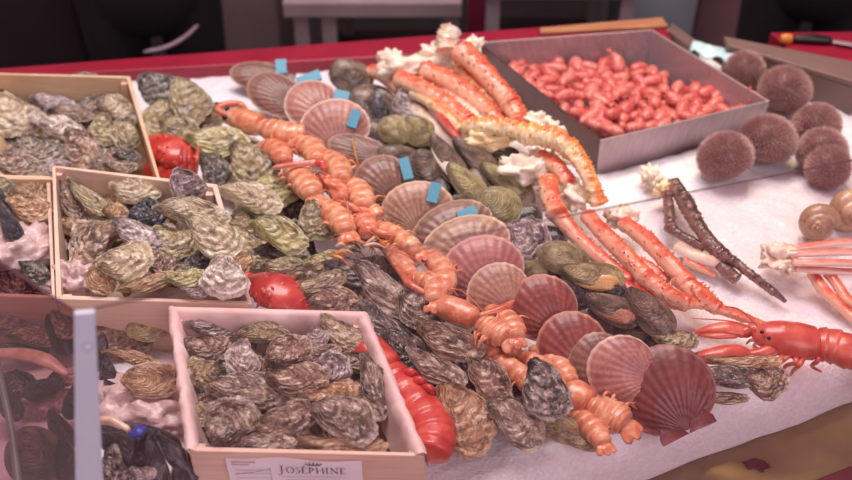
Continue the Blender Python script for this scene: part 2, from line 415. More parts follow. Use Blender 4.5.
NAMES = dict(oyster='oyster', flat='flat_oyster', mussel='mussel', clam='clam', scallop='scallop')
def shell(kind, cx, cy, L, Wd, ang, z, mat, label, tilt=30, seed=None, thick=None, group=None, tdir=0, clip=None, gape=0, flesh=None, band=False):
    seed = (int(cx*7+cy*13) % 7) if seed is None else seed
    if kind == 'scallop' and abs(math.sin(math.radians(ang))) > .7: L, Wd = Wd, L
    if kind == 'scallop': L *= 1.1; Wd *= 1.08
    if kind == 'oyster' and max(L, Wd) > 25: L *= 1.1; Wd *= 1.1
    c, x, y, n, l, w = frame(cx, cy, L, Wd, ang, z, tilt, tdir)
    th = thick or dict(oyster=.62, flat=.4, mussel=.8, clam=.75, scallop=.38)[kind]*min(w, l)
    m = proto(kind, seed % 7 if kind != 'scallop' else seed % 4, mat)
    root = thing(NAMES[kind], label, dict(flat='oyster').get(kind, kind), group=group)
    root.matrix_world = matrix(c, x, y, n, l, w, th)
    for i, me in enumerate(m):
        o = bpy.data.objects.new(me.name, me); C.objects.link(o); o.parent = root
        if gape and i == 0: o.rotation_euler = (math.radians(gape), 0, 0); o.location = (0, .12, .25)
    if flesh:
        v, f = blob(0, 0, 0, .36, .3, .14, 3, .15); mk('flesh', v, f, MT[flesh], root).location = (.05, -.12, .22)
    if clip:                                                  # coloured clip: centre px, angle, size px
        px, py, ca, cl, cw = clip
        inv = root.matrix_world.inverted()
        p = hit(px, py, c+n*th*.36, n)
        s = mpp(p); a = math.radians(ca); d = Vector((math.cos(a), math.sin(a)))
        e = hit(px+d.x*cl/2, py+d.y*cl/2, c+n*th*.36, n)-p
        q = hit(px-d.y*cw/2, py+d.x*cw/2, c+n*th*.36, n)-p
        t = n*.0035
        V = []
        for k in (-1, 1):
            for (i, j) in ((-1, -1), (1, -1), (1, 1), (-1, 1)):
                V.append(inv @ (p+e*i+q*j+t*k))
        o = mk('clip', V, [(3, 2, 1, 0), (4, 5, 6, 7)]+[(i, (i+1) % 4, (i+1) % 4+4, i+4) for i in range(4)], MT['blue'], root, smooth=False)
        o['label'] = 'blue plastic clip'
    return root

def blob(cx, cy, cz, rx, ry, rz, seed=0, amp=.3, nu=24, nv=16, fs=1.8):
    V = [(cx, cy, cz+rz)]
    for i in range(1, nv):
        p = math.pi*i/nv
        for j in range(nu):
            t = 2*math.pi*j/nu; d = (math.sin(p)*math.cos(t), math.sin(p)*math.sin(t), math.cos(p))
            r = 1+amp*fbm(d[0]*fs+seed*3.1, d[1]*fs, d[2]*fs+seed, 4)
            V.append((cx+rx*r*d[0], cy+ry*r*d[1], cz+rz*r*d[2]))
    V.append((cx, cy, cz-rz))
    f = [(0, 1+j, 1+(j+1) % nu) for j in range(nu)]
    for i in range(nv-2):
        a = 1+i*nu; f += [(a+j, a+nu+j, a+nu+(j+1) % nu, a+(j+1) % nu) for j in range(nu)]
    a = 1+(nv-2)*nu; f += [(a+j, len(V)-1, a+(j+1) % nu) for j in range(nu)]
    return np.array(V), f

# ------------------------------------------------------------------ tubes (bodies, legs, claws)
def spline(P, M):
    P = [Vector(p) for p in P]
    if len(P) == 2: return [P[0].lerp(P[1], i/(M-1)) for i in range(M)]
    Q = [2*P[0]-P[1]]+P+[2*P[-1]-P[-2]]; out = []; n = len(P)-1
    for i in range(M):
        u = i/(M-1)*n; k = min(int(u), n-1); t = u-k
        a, b, c, d = Q[k], Q[k+1], Q[k+2], Q[k+3]
        out.append(.5*((2*b)+(c-a)*t+(2*a-5*b+4*c-d)*t*t+(3*b-a-3*c+d)*t**3))
    return out
def interp(tab, s):
    n = len(tab)-1; u = s*n; k = min(int(u), n-1); t = u-k; return tab[k]*(1-t)+tab[k+1]*t
def tube(P, R, flat=1.0, segs=0, amp=.07, nu=16, M=None, spiny=0, seed=0, under=True, roundcap=True, flare=0, ulift=0):
    M = M or (max(24, segs*8) if segs else max(16, len(P)*8))
    S = spline(P, M); V = []; UV = []; B = []; U = []
    for i in range(M):
        s = i/(M-1)
        t = (S[min(i+1, M-1)]-S[max(i-1, 0)]).normalized()
        side = t.cross(Vector((0, 0, 1)))
        if side.length < .05: side = Vector((1, 0, 0))
        side.normalize(); up = side.cross(t)
        r = interp(R, s)
        if flare: r *= 1+flare*(math.exp(-(s/.1)**2)+math.exp(-((1-s)/.1)**2))-.3*flare
        if roundcap:
            e = min(s, 1-s)*M
            if e < 2: r *= (.45, .86, 1)[int(e)] if e < 2 else 1
        b = 0
        if segs:
            fr = (s*segs) % 1; r *= 1+amp*(fr-.5); b = max(0, fr-.62)*2.6 if i not in (0, M-1) else 0
        for j in range(nu):
            a = 2*math.pi*j/nu; rr = r
            if spiny:
                rr *= 1+spiny*max(0, fbm(s*len(P)*5+seed, math.cos(a)*1.7+seed, math.sin(a)*1.7, 2))+.0
            V.append(tuple(S[i]+side*math.cos(a)*rr+up*math.sin(a)*rr*flat)); UV.append((s, j/nu)); B.append(b)
            U.append((min(1, max(0, (.62-math.sin(a-.45)+.25*fbm(s*6, j*.3, seed+.5, 2))*2.2)) if ulift else min(1, max(0, (-math.sin(a)-.05)*2.2))) if under else 0)
    f = []
    nb = len(V)
    if spiny > .12:
        rs_ = random.Random(int(seed)+5)
        for k in range(int(len(P)*9)):
            i = rs_.randrange(2, M-2); a = rs_.uniform(-.3, 3.44); t = (S[i+1]-S[i-1]).normalized(); side = t.cross(Vector((0, 0, 1))).normalized(); up = side.cross(t)
            r = interp(R, i/(M-1)); d = side*math.cos(a)+up*math.sin(a)*flat; q = S[i]+d*r*.93; w_ = r*.17; k0 = len(V)
            for m in range(4):
                an = m*1.5708; V.append(tuple(q+(t*math.cos(an)+d.cross(t)*math.sin(an))*w_)); UV.append((0, 0)); B.append(.3); U.append(.35)
            V.append(tuple(q+d*r*.33+t*r*.15)); UV.append((0, 0)); B.append(1); U.append(0)
            f += [(k0+m, k0+(m+1) % 4, k0+4) for m in range(4)]
    for i in range(M-1):
        for j in range(nu): f.append((i*nu+j, i*nu+(j+1) % nu, (i+1)*nu+(j+1) % nu, (i+1)*nu+j))
    f.append(tuple(range(nu-1, -1, -1))); f.append(tuple((M-1)*nu+j for j in range(nu)))
    return np.array(V), f, UV, B, U
def add_tube(name, P, R, mat, root, **kw):
    v, f, uv, b, u = tube(P, R, **kw)
    return mk(name, v, f, MT[mat], root, org=root.location if root else None, uv=uv, attr={'band': b, 'under': u})
def add_vf(name, v, f, mat, root, **kw):
    return mk(name, v, f, MT[mat], root, org=root.location, attr={'band': [0]*len(v), 'under': [0]*len(v)}, **kw)
def wp(pts):
    """(px, py, z) list -> world"""
    return [W(a, b, z) for a, b, z in pts]

def langoustine(path, rpx, z, label, mat='lang', head=None, claws=(), ant=(), fan=True, cat='langoustine', group=None, eye=None, segs=6, prof=(.5, .86, 1.04, 1.08, 1.0, .74)):
    dz = (-.012, -.004, .004, .010) if not head and len(path) == 4 else (0,)*len(path)
    P = wp([(x, y, z+dz[i_]) for i_, (x, y) in enumerate(path)]); mid = P[len(P)//2]
    root = thing('langoustine', label, cat, (mid.x, mid.y, 0), group)
    r = rpx*mpp(mid)
    add_tube('tail', P, [r*k for k in prof], mat, root, segs=segs, flat=.85, amp=.12)
    if fan:
        d = (P[-1]-P[-2]).normalized(); s = d.cross(Vector((0, 0, 1))).normalized()
        for k in (-1, 0, 1):
            a = P[-1]-d*r*.2; e = a+(d+s*k*.75).normalized()*r*1.25-Vector((0, 0, r*.5))
            add_tube('tail_fan_blade', [a, a.lerp(e, .5)+Vector((0, 0, r*.1)), e], [r*.25, r*.42, r*.3], mat, root, flat=.25, nu=10, M=10)
    rl = random.Random(int(path[0][0]*3+path[0][1]))
    for k in range(5):
        i = rl.uniform(.1, .8)*(len(P)-1); a = P[int(i)].lerp(P[int(i)+1], i % 1); d = (P[int(i)+1]-P[int(i)]).normalized(); s = d.cross(Vector((0, 0, 1))).normalized()*rl.choice((-1, 1))
        add_tube('leg', [a+s*r*.7-Vector((0, 0, r*.2)), a+s*r*1.25+Vector((0, 0, r*.25)), a+s*r*rl.uniform(1.5, 2.1)+d*r*rl.uniform(-.8, .8)-Vector((0, 0, r*.3))], [r*.13, r*.11, r*.05], mat, root, nu=7, M=10)
    if head:
        Q = wp([(x, y, z) for x, y in head]);
        add_tube('carapace', Q, [r*.35, r*.8, r*1.0, r*1.04, r*.9], mat, root, flat=.92, nu=18)
        d = (Q[0]-Q[1]).normalized(); s = d.cross(Vector((0, 0, 1))).normalized()
        for k in (-1, 1):
            p = Q[0].lerp(Q[1], .35)+s*k*r*.62+Vector((0, 0, r*.42))
            v, f = blob(p.x, p.y, p.z, r*.22, r*.22, r*.22, 0, 0, 10, 8); add_vf('eye', v, f, 'eye', root)
    for c in claws:
        Q = wp([(x, y, zz) for x, y, zz in c]); add_tube('claw', Q, [r*.2, r*.26, r*.36, r*.28, r*.08], 'lang_red', root, nu=10)
    for c in ant:
        Q = wp([(x, y, zz) for x, y, zz in c]); add_tube('antenna', Q, [.0011, .0008, .0005], 'lang_red', root, nu=6, M=16)
    return root

def legset(name, label, cat, segs, mat, loc=None, meats=(), spiny=.25, group=None, part='leg_segment', flat=.9, nu=16, ulift=.5):
    """segs: list of (path[(px,py,z)..], radii px list, [mat])"""
    allp = wp(segs[0][0]); root = thing(name, label, cat, (allp[0].x, allp[0].y, 0), group)
    for i, sg in enumerate(segs):
        P = wp(sg[0]); s = mpp(P[len(P)//2])
        add_tube(part, P, [k*s for k in sg[1]], sg[2] if len(sg) > 2 else mat, root, spiny=spiny, flare=.22, ulift=ulift, seed=i+sg[0][0][0], flat=flat, nu=nu, M=max(20, int(14*len(P))))
    for i, (px, py, z, rx, ry, rz, *mm) in enumerate(meats):
        p = W(px, py, z); s = mpp(p)
        v, f = blob(p.x, p.y, p.z, rx*s, ry*s, rz*s, i+px*.1, .75, 34, 22)
        add_vf('meat', v, f, mm[0] if mm else 'meat', root)
    return root

# ================================================================== SETTING
def struct(name, v, f, mat, smooth=False, b=None):
    o = mk(name, v, f, MT[mat], smooth=smooth, kind='structure')
    if b: bev(o, b)
    return o
fr_y = lambda x: .785+.42*(x-.26)           # front edge line of the ice in plan
_bk = [W(670, 31, 0), W(735, 74, 0), W(1000, 120, 0)]
def bk_y(x):                                  # back edge line, stepping back behind the bin
    y = 1.79+.167*(x+.89)
    if x > _bk[0].x:
        for a, b in zip(_bk, _bk[1:]):
            if x <= b.x or b is _bk[-1]: return a.y+(b.y-a.y)*(x-a.x)/(b.x-a.x)
    return y
crate_quads = []                              # filled below, ice sinks under them
struct('floor', *box(-4, 5, -1, 7, -.9, -.85), 'blackfl')
struct('wall_back', *box(-4, 5, 6.0, 6.1, -.85, 2.6), 'dark')

# rim behind the ice
rimF = [W(-160, 86, .02), W(672, 41, .02)]; rimB = [W(-160, 80, .02), W(664, 17, .02)]
counter = thing('display_counter', 'market stall counter with a glossy dark red rim and worn steel ledge under the ice', 'counter', (0, 1.1, -.85))
def cpart(name, vf, mat, b=None, label=None):
    o = mk(name, vf[0], vf[1], MT[mat], counter, org=counter.location, smooth=False)
    if b: bev(o, b)
    if label: o['label'] = label
cpart('back_rim', slab([rimF[0], rimF[1], rimB[1], rimB[0]], -.10, .02), 'red', .004, 'glossy dark red back rim')
cpart('lit_rim_strip', slab([W(540, 34, .024), W(668, 27, .024), W(662, 18.5, .024), W(540, 29, .024)], .0205, .028), 'lit_rim', .002, 'right end of the back rim, warm light painted in yellow')  # added strip: paints the warm light on the rim's right end
x0, x1 = -1.6, 1.8
def fl(x, off, z): return (x, fr_y(x)-off, z)
def strip(a, b, z0, z1): return quadbox([fl(x0, a, z0), fl(x1, a, z0), fl(x1, b, z0), fl(x0, b, z0)], [fl(x0, a, z1), fl(x1, a, z1), fl(x1, b, z1), fl(x0, b, z1)])
cpart('steel_ledge', strip(.10, -.04, -.09, -.078), 'ledge', None, 'worn brownish steel ledge')
cpart('front_panel', strip(.40, .102, -.85, -.06), 'redd', .006, 'dark red front panel')
cpart('body', strip(.098, -.5, -.85, -.13), 'dark')

# ================================================================== CRATES
def inquad(p, q):
    s = 0
    for i in range(4):
        a, b = q[i], q[(i+1) % 4]; c = (b[0]-a[0])*(p[1]-a[1])-(b[1]-a[1])*(p[0]-a[0])
        if c < 0: return False
    return True
def crate(label, FL, FR, BR, BL, zf, zb, h, th=.006, mat='wood', liner=False):
    c = [W(*FL, zf), W(*FR, zf), W(*BR, zb), W(*BL, zb)]
    ctr = sum(c, Vector())/4
    root = thing('oyster_crate', label, 'crate', (ctr.x, ctr.y, 0))
    crate_quads.append([(p.x, p.y) for p in c])
    bot = [Vector((p.x, p.y, max(-.02, p.z-h))) for p in c]
    inn = [p+(ctr-p).normalized()*th*1.5 for p in c]; inb = [Vector((i.x, i.y, b.z)) for i, b in zip(inn, bot)]
    for i, nm in enumerate(('front_board', 'side_board', 'back_board', 'side_board')):
        j = (i+1) % 4
        v, f = quadbox([bot[i], bot[j], inb[j], inb[i]], [c[i], c[j], inn[j], inn[i]])
        bev(mk(nm, v, f, MT[mat], root, org=root.location, smooth=False), .001)
    v, f = quadbox([p-Vector((0, 0, .004)) for p in inb], [p+Vector((0, 0, .002)) for p in inb])
    mk('bottom_board', v, f, MT[mat], root, org=root.location, smooth=False)
    # corner posts
    for i in range(4):
        k = inn[i]+(ctr-inn[i]).normalized()*.006
        v, f = box(k.x-.006, k.x+.006, k.y-.006, k.y+.006, inb[i].z, inn[i].z-.008)
        mk('corner_post', v, f, MT[mat], root, org=root.location, smooth=False)
    if liner:
        V = []; N = 26; rows = 7; f = []; cc = [p.copy() for p in c]
        idx = 0
        for (a, b) in ((3, 0), (1, 2), (2, 3)):
            A = c[a]; B = c[b]; inw = (ctr-(A+B)/2); inw.z = 0; inw.normalize(); base = len(V)
            for i in range(N+1):
                p = A.lerp(B, i/N)
                for k in range(rows):
                    off = (-.004, -.003, .002, .010, .014, .018, .024)[k]; dz = (-.022, .002, .006, .002, -.015, -.035, -.055)[k]
                    nn = .004*fbm(i*.6+a*9, k*.7, 3)
                    V.append(tuple(p+inw*(off+nn)+Vector((0, 0, dz+nn*.8))))
            for i in range(N):
                for k in range(rows-1):
                    q = base+i*rows+k; f.append((q, q+rows, q+rows+1, q+1))
        mk('paper_liner', V, f, MT['paper'], root, org=root.location)
    root['_c'] = 1; del root['_c']
    return root, c, bot
crA, cA, bA = crate('pale wooden oyster crate at the back left corner of the counter', (-60, 178), (161, 181), (130, 76), (-75, 71), .10, .10, .11, mat='wood_y')
crB, cB, bB = crate('tilted wooden oyster crate in the middle left, behind the crate with the paper label', (56, 299), (252, 304), (217, 184), (52, 165), .085, .125, .12)
crC, cC, bC = crate('front wooden oyster crate with pink paper lining and a white paper label', (189, 451), (425, 456), (365, 314), (170, 309), .095, .095, .11, liner=True)
crD, cD, bD = crate('wooden crate half filled with ice at the left edge, left of the tilted crate', (-90, 294), (55, 298), (50, 176), (-80, 172), .085, .095, .10)

# tray footprint
zt = .06
T = [W(600, 141, zt), W(770, 101, zt), W(652, 29, zt), W(478, 42, zt)]
tray_quad = [(p.x, p.y) for p in T]
# ice bed
def icez(x, y):
    z = .009*fbm(x*5, y*5, 1, 2)+.003*fbm(x*34, y*34, 4, 3)
    d = y-fr_y(x)
    if inquad((x, y), tray_quad): return -.10
    for q in crate_quads:
        if inquad((x, y), q): return -.028
    e = d/.055
    if e < 1: z = z*max(0, e)-.068*(1-math.sqrt(max(0, 1-(1-max(0, e))**2)))
    return z-.006
NX, NY = 330, 230; V = []; f = []
for i in range(NX+1):
    x = -1.35+3.05*i/NX; y0 = fr_y(x)+.004*fbm(x*9, 0, 3, 3); y1 = bk_y(x)+.01
    for j in range(NY+1):
        y = y0+(y1-y0)*j/NY; V.append((x, y, icez(x, y) if j else -.077))
for i in range(NX):
    for j in range(NY):
        a = i*(NY+1)+j; f.append((a, a+NY+1, a+NY+2, a+1))
o = mk('ice_bed', V, f, MT['ice'])
tag(o, 'bed of white crushed ice that the seafood lies on', 'ice', kind='stuff')
MT['ice_pink'] = plain('melting pink tinged ice', (196, 158, 156), (232, 204, 202), 46, .3, .9, coat=.3, sss=.2, dist=.006)
def ice_mound(px, py, z, rx, ry, rz, label, seed):
    p = W(px, py, z); s = mpp(p); v, f = blob(0, 0, 0, rx*s, ry*s*1.4, rz*s, seed, .35, 60, 40, 3.0)
    o = mk('ice_mound', v, f, MT['ice_pink']); o.location = p
    tag(o, label, 'ice', kind='stuff')
ice_mound(14, 254, .045, 50, 36, 30, 'mound of crushed ice filling the crate at the left edge', 2)
ice_mound(78, 281, .062, 26, 17, 22, 'small heap of ice in the front left corner of the tilted crate', 5)
ice_mound(150, 406, .0, 58, 34, 24, 'lumpy pinkish ice below the round flat oyster, left of the front crate', 8)
ice_mound(45, 402, .0, 26, 14, 14, 'pinkish ice lumps behind the brown side glass', 11)

# ================================================================== SHRIMP TRAY
root = thing('steel_tray', 'rectangular steel tray full of pink shrimps at the back of the ice', 'tray', (T[0].x, T[0].y, 0))
ctr = sum(T, Vector())/4
ins = [p+(ctr-p).normalized()*.006 for p in T]
zb = -.075
tb = [Vector((p.x+(ctr.x-p.x)*.05, p.y+(ctr.y-p.y)*.05, zb)) for p in T]; tbi = [p+(ctr-p).normalized()*.006+Vector((0, 0, .004)) for p in tb]
for i, nm in enumerate(('front_wall', 'side_wall', 'back_wall', 'side_wall')):
    j = (i+1) % 4
    v, f = quadbox([tb[i], tb[j], tbi[j], tbi[i]], [T[i], T[j], ins[j], ins[i]])
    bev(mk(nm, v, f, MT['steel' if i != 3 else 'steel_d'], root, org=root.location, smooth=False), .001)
v, f = quadbox([p-Vector((0, 0, .003)) for p in tb], [p+Vector((0, 0, .004)) for p in tb]); mk('tray_bottom', v, f, MT['steel'], root, org=root.location, smooth=False)
# shrimp prototypes: curled body in a unit frame
def shrimp_mesh(curl, seed):
    P = []
    for i in range(9):
        a = curl*(i/8-.15); P.append(Vector((math.sin(a)/max(curl, .3)*1.0-.25, (1-math.cos(a))/max(curl, .3), 0)))
    v, f, uv, b, u = tube(P, [.12, .22, .26, .27, .26, .24, .20, .14, .08], segs=8, amp=.12, nu=10, M=34, flat=.95, under=False)
    uo = [0]*len(v)
    return v, f, uv, b, uo, P
shp = []
for k in range(5):
    v, f, uv, b, u, P = shrimp_mesh(.4+.28*k, k)
    e = P[-1]; d = (P[-1]-P[-2]).normalized(); s = d.cross(Vector((0, 0, 1)))
    fv, ff = merge(*[tube([e-d*.03, e+(d+s*kk*.5)*.12, e+(d+s*kk*.7)*.22], [.03, .055, .03], nu=8, M=8, flat=.3)[:2] for kk in (-1, 0, 1)])
    lv, lf = merge(*[tube([P[i_], P[i_]+Vector((.03, .30, -.08)), P[i_]+Vector((.10, .40, -.16))], [.035, .028, .012], nu=6, M=6)[:2] for i_ in (1, 2, 3, 4, 5)])
    for mt in ('shrimp', 'shrimp2'):
        shp.append((mk('legs', lv, lf, MT['shrimp2'], attr={'band': [0]*len(lv), 'under': [0]*len(lv)}, link=False), mk('body', v, f, MT[mt], uv=uv, attr={'band': b, 'under': u}, link=False), mk('tail_fan', fv, ff, MT[mt], attr={'band': [0]*len(fv), 'under': [0]*len(fv)}, link=False)))
rs = random.Random(3); n = 0; placed = []
SQ = [(594, 128), (506, 76), (524, 62), (640, 66), (672, 80), (752, 108), (700, 120), (612, 134)]
def inpoly(x, y, P):
    c = False
    for i in range(len(P)):
        (a, b), (d, e) = P[i], P[i-1]
        if (b > y) != (e > y) and x < (d-a)*(y-b)/(e-b)+a: c = not c
    return c
cand = []
for t in range(20000):
    if n >= 190: break
    x, y = rs.uniform(500, 760), rs.uniform(60, 136)
    if not inpoly(x, y, SQ): continue
    md = 7.6
    if any(abs(x-a) < md*1.3 and abs(y-b) < md*.75 for a, b in placed): continue
    placed.append((x, y)); n += 1
placed.sort(key=lambda q: q[1])
for i, (x, y) in enumerate(placed):
    z = -.006+rs.uniform(-.006, .022)+.014*((x-500)/260)
    c = W(x, y, z); s = 25*mpp(c)*rs.uniform(.85, 1.15)
    q = tray_quad
    a = rs.gauss(.5, .9)+(math.pi if rs.random() < .4 else 0)
    r = thing('shrimp', 'cooked pink shrimp lying in the heap in the steel tray', 'shrimp', c, 'pink shrimps heaped in the steel tray')
    r.rotation_euler = (rs.gauss(0, .25), rs.gauss(0, .15), a); r.scale = (s, s, s)
    for me in shp[rs.randrange(len(shp))]:
        o = bpy.data.objects.new(me.name, me); C.objects.link(o); o.parent = r
r = thing('shrimp', 'single red shrimp propped in the right corner of the steel tray', 'shrimp', W(758, 103, .035)); r.scale = (.045,)*3; r.rotation_euler = (.2, -.9, 2.2)
for me in shp[1]:
    o = bpy.data.objects.new(me.name, me); C.objects.link(o); o.parent = r

# ================================================================== SHELLS
exec_list = []
def S(kind, cx, cy, L, Wd, ang, z, mat, label, **kw): shell(kind, cx, cy, L, Wd, ang, z, mat, label, **kw)
G = 'oysters in the back left crate'
for a in [
 ('oyster', 14, 88, 54, 22, 4, .062, 'oy_grey', 'long grey oyster against the back board in the left end of the back left crate'),
 ('oyster', 86, 86, 50, 25, -3, .066, 'oy_grey', 'big rounded grey oyster against the back board of the back left crate'),
 ('oyster', 14, 117, 50, 42, 40, .07, 'oy_cream', 'large round grey and cream oyster at the left side of the back left crate'),
 ('oyster', 52, 104, 44, 17, 8, .055, 'oy_mauve', 'flat dark mauve oyster below the big rounded one in the back left crate'),
 ('oyster', 60, 128, 42, 24, 12, .075, 'oy_white', 'white mottled oyster in the middle of the back left crate'),
 ('oyster', 75, 113, 54, 17, 5, .062, 'oy_brown', 'narrow brown oyster lying above the white mottled one in the back left crate'),
 ('oyster', 115, 107, 38, 24, 15, .068, 'oy_cream', 'oyster with a pale end patch near the back right corner of the back left crate'),
 ('oyster', 103, 131, 30, 32, 70, .072, 'oy_olive', 'upright yellowish oyster in the right half of the back left crate'),
 ('oyster', 126, 134, 30, 30, 110, .07, 'oy_olive', 'rounded olive oyster beside the right side board of the back left crate'),
 ('oyster', 38, 152, 42, 36, 30, .075, 'oy_grey', 'round pale ribbed oyster at the front of the back left crate'),
 ('oyster', 80, 147, 42, 34, 60, .078, 'oy_brown', 'brown oyster standing on end just behind the tilted crate'),
 ('oyster', 127, 156, 28, 14, 4, .07, 'oy_dark', 'small dark grey oyster by the front right corner of the back left crate'),
 ('oyster', 120, 167, 34, 12, 0, .07, 'oy_brown', 'small brown oyster touching the back board of the tilted crate'),
 ('oyster', 14, 166, 50, 22, 12, .075, 'oy_brown', 'long brown oyster at the front left of the back left crate'),
 ('oyster', 35, 117, 14, 16, 80, .078, 'oy_white', 'tiny pale oyster between larger ones in the back left crate'),
 ('oyster', 58, 166, 30, 14, 170, .072, 'oy_mauve', 'mauve oyster tucked behind the corner of the tilted crate'),
 ('oyster', 100, 165, 22, 16, 20, .074, 'oy_grey', 'small grey oyster behind the tilted crate board'),
 ('oyster', 131, 120, 16, 10, 0, .07, 'oy_white', 'tiny white shell by the right board of the back left crate')]: S(*a, group=G)
G = 'oysters in the tilted crate'
for a in [
 ('oyster', 135, 190, 50, 27, 10, .11, 'oy_cream', 'cream grey oyster against the back board of the tilted crate'),
 ('oyster', 146, 213, 38, 27, -12, .11, 'mussel', 'smooth dark grey shell below the cream oyster at the back of the tilted crate'),
 ('oyster', 116, 212, 26, 18, 10, .10, 'oy_tan', 'small tan oyster left of the smooth dark shell in the tilted crate'),
 ('oyster', 70, 202, 44, 18, 60, .10, 'oy_brown', 'brown oyster standing on edge in the back left corner of the tilted crate'),
 ('oyster', 88, 197, 54, 17, 43, .11, 'oy_olive', 'narrow olive oyster leaning in the back left corner of the tilted crate'),
 ('oyster', 94, 243, 60, 38, 132, .10, 'oy_brown', 'large brown oyster pointing down left in the tilted crate'),
 ('oyster', 138, 237, 56, 27, 22, .115, 'oy_mauve', 'mauve and white frilled oyster in the centre of the tilted crate'),
 ('oyster', 125, 263, 54, 38, -12, .118, 'oy_cream', 'cream scallop edged oyster at the centre front of the tilted crate'),
 ('oyster', 172, 243, 48, 32, 20, .10, 'oy_olive', 'yellow green oyster under the cream ones in the tilted crate'),
 ('oyster', 192, 212, 74, 28, 8, .125, 'oy_cream', 'long cream oyster beside the right board of the tilted crate'),
 ('oyster', 212, 237, 60, 36, 28, .13, 'oy_cream', 'broad cream oyster overhanging the right side of the tilted crate'),
 ('oyster', 223, 277, 42, 46, 75, .115, 'oy_white', 'pale oyster with a ringed knob in the front right corner of the tilted crate'),
 ('oyster', 186, 279, 40, 18, -8, .105, 'oy_lime', 'small olive green oyster at the front board of the tilted crate'),
 ('oyster', 146, 284, 58, 16, -14, .10, 'oy_tan', 'long tan oyster along the front board of the tilted crate'),
 ('oyster', 100, 281, 30, 26, 60, .10, 'oy_tan', 'tan oyster next to the small heap of ice in the tilted crate'),
 ('oyster', 206, 262, 40, 24, 150, .09, 'oy_dark', 'dark oyster in the gap near the front right of the tilted crate'),
 ('oyster', 196, 292, 30, 12, 5, .095, 'oy_mauve', 'small mauve oyster at the front board of the tilted crate'),
 ('oyster', 160, 262, 34, 26, 50, .095, 'oy_brown', 'brown oyster half hidden right of the scallop edged one'),
 ('oyster', 240, 262, 24, 26, 60, .10, 'oy_tan', 'tan edged oyster behind the pale ringed one in the tilted crate')]: S(*a, group=G)
S('oyster', 188, 185, 36, 34, 78, .15, 'oy_mauve', 'rough grey purple oyster perched on the back board of the tilted crate', tilt=60, group=G)
G = 'oysters in the front crate'
for a in [
 ('oyster', 213, 328, 52, 22, 0, .075, 'oy_mauve', 'grey oyster in the back left corner of the front crate'),
 ('oyster', 206, 348, 46, 26, 6, .08, 'oy_brown', 'dark brown oyster by the left board of the front crate'),
 ('oyster', 263, 332, 54, 21, 3, .08, 'oy_olive', 'greenish tan oyster against the back board of the front crate'),
 ('oyster', 243, 358, 36, 34, 95, .09, 'oy_white', 'grey white oyster standing upright at the centre back of the front crate'),
 ('oyster', 205, 373, 40, 32, 175, .08, 'oy_olive', 'dark greenish oyster against the left board of the front crate'),
 ('oyster', 287, 352, 50, 34, -28, .095, 'oy_brown', 'brown swirled oyster at the centre back of the front crate'),
 ('oyster', 312, 323, 38, 15, 12, .075, 'oy_tan', 'small tan oyster at the back board, right half of the front crate'),
 ('oyster', 342, 334, 54, 25, 35, .085, 'oy_cream', 'grey cream oyster in the back right corner of the front crate'),
 ('oyster', 317, 338, 22, 26, 75, .095, 'oy_white', 'small purple white oyster near the back right of the front crate'),
 ('oyster', 318, 357, 46, 18, -28, .085, 'oy_brown', 'slim brown oyster between the swirled and the mauve oysters'),
 ('oyster', 333, 370, 36, 34, -60, .095, 'oy_mauve', 'smooth mauve oyster in the right half of the front crate'),
 ('oyster', 297, 379, 60, 34, 5, .10, 'oy_brown', 'large brown oyster in the middle of the front crate'),
 ('oyster', 358, 362, 34, 22, 10, .075, 'oy_olive', 'dull olive oyster by the right board of the front crate'),
 ('oyster', 374, 385, 66, 30, 72, .085, 'oy_grey', 'long mottled grey oyster along the right board of the front crate'),
 ('oyster', 246, 388, 76, 34, 10, .095, 'oy_grey', 'long mottled oyster in the left middle of the front crate'),
 ('oyster', 330, 397, 54, 28, -10, .09, 'oy_tan', 'tan oyster above the big one with the white tip'),
 ('oyster', 346, 416, 68, 42, 28, .11, 'oy_grey', 'large ringed oyster with a white tip at the front right of the front crate'),
 ('oyster', 230, 422, 56, 54, -50, .10, 'oy_grey', 'very large round brown oyster at the front left of the front crate'),
 ('oyster', 283, 424, 62, 40, -15, .095, 'oy_brown', 'broad brown oyster at the centre front of the front crate'),
 ('oyster', 312, 405, 50, 24, 30, .08, 'oy_brown', 'brown oyster lying deep in the centre of the front crate'),
 ('oyster', 342, 446, 86, 20, 4, .09, 'oy_tan', 'long tan oyster along the front board at the right of the front crate'),
 ('oyster', 265, 443, 60, 22, -3, .09, 'oy_grey', 'grey frilled oyster along the front board at the left of the front crate'),
 ('oyster', 300, 442, 44, 16, 8, .082, 'oy_brown', 'small brown oyster between the two long ones at the front board'),
 ('oyster', 204, 412, 28, 36, 80, .07, 'oy_cream', 'pale pinkish oyster low at the left board of the front crate')]: S(*a, group=G)
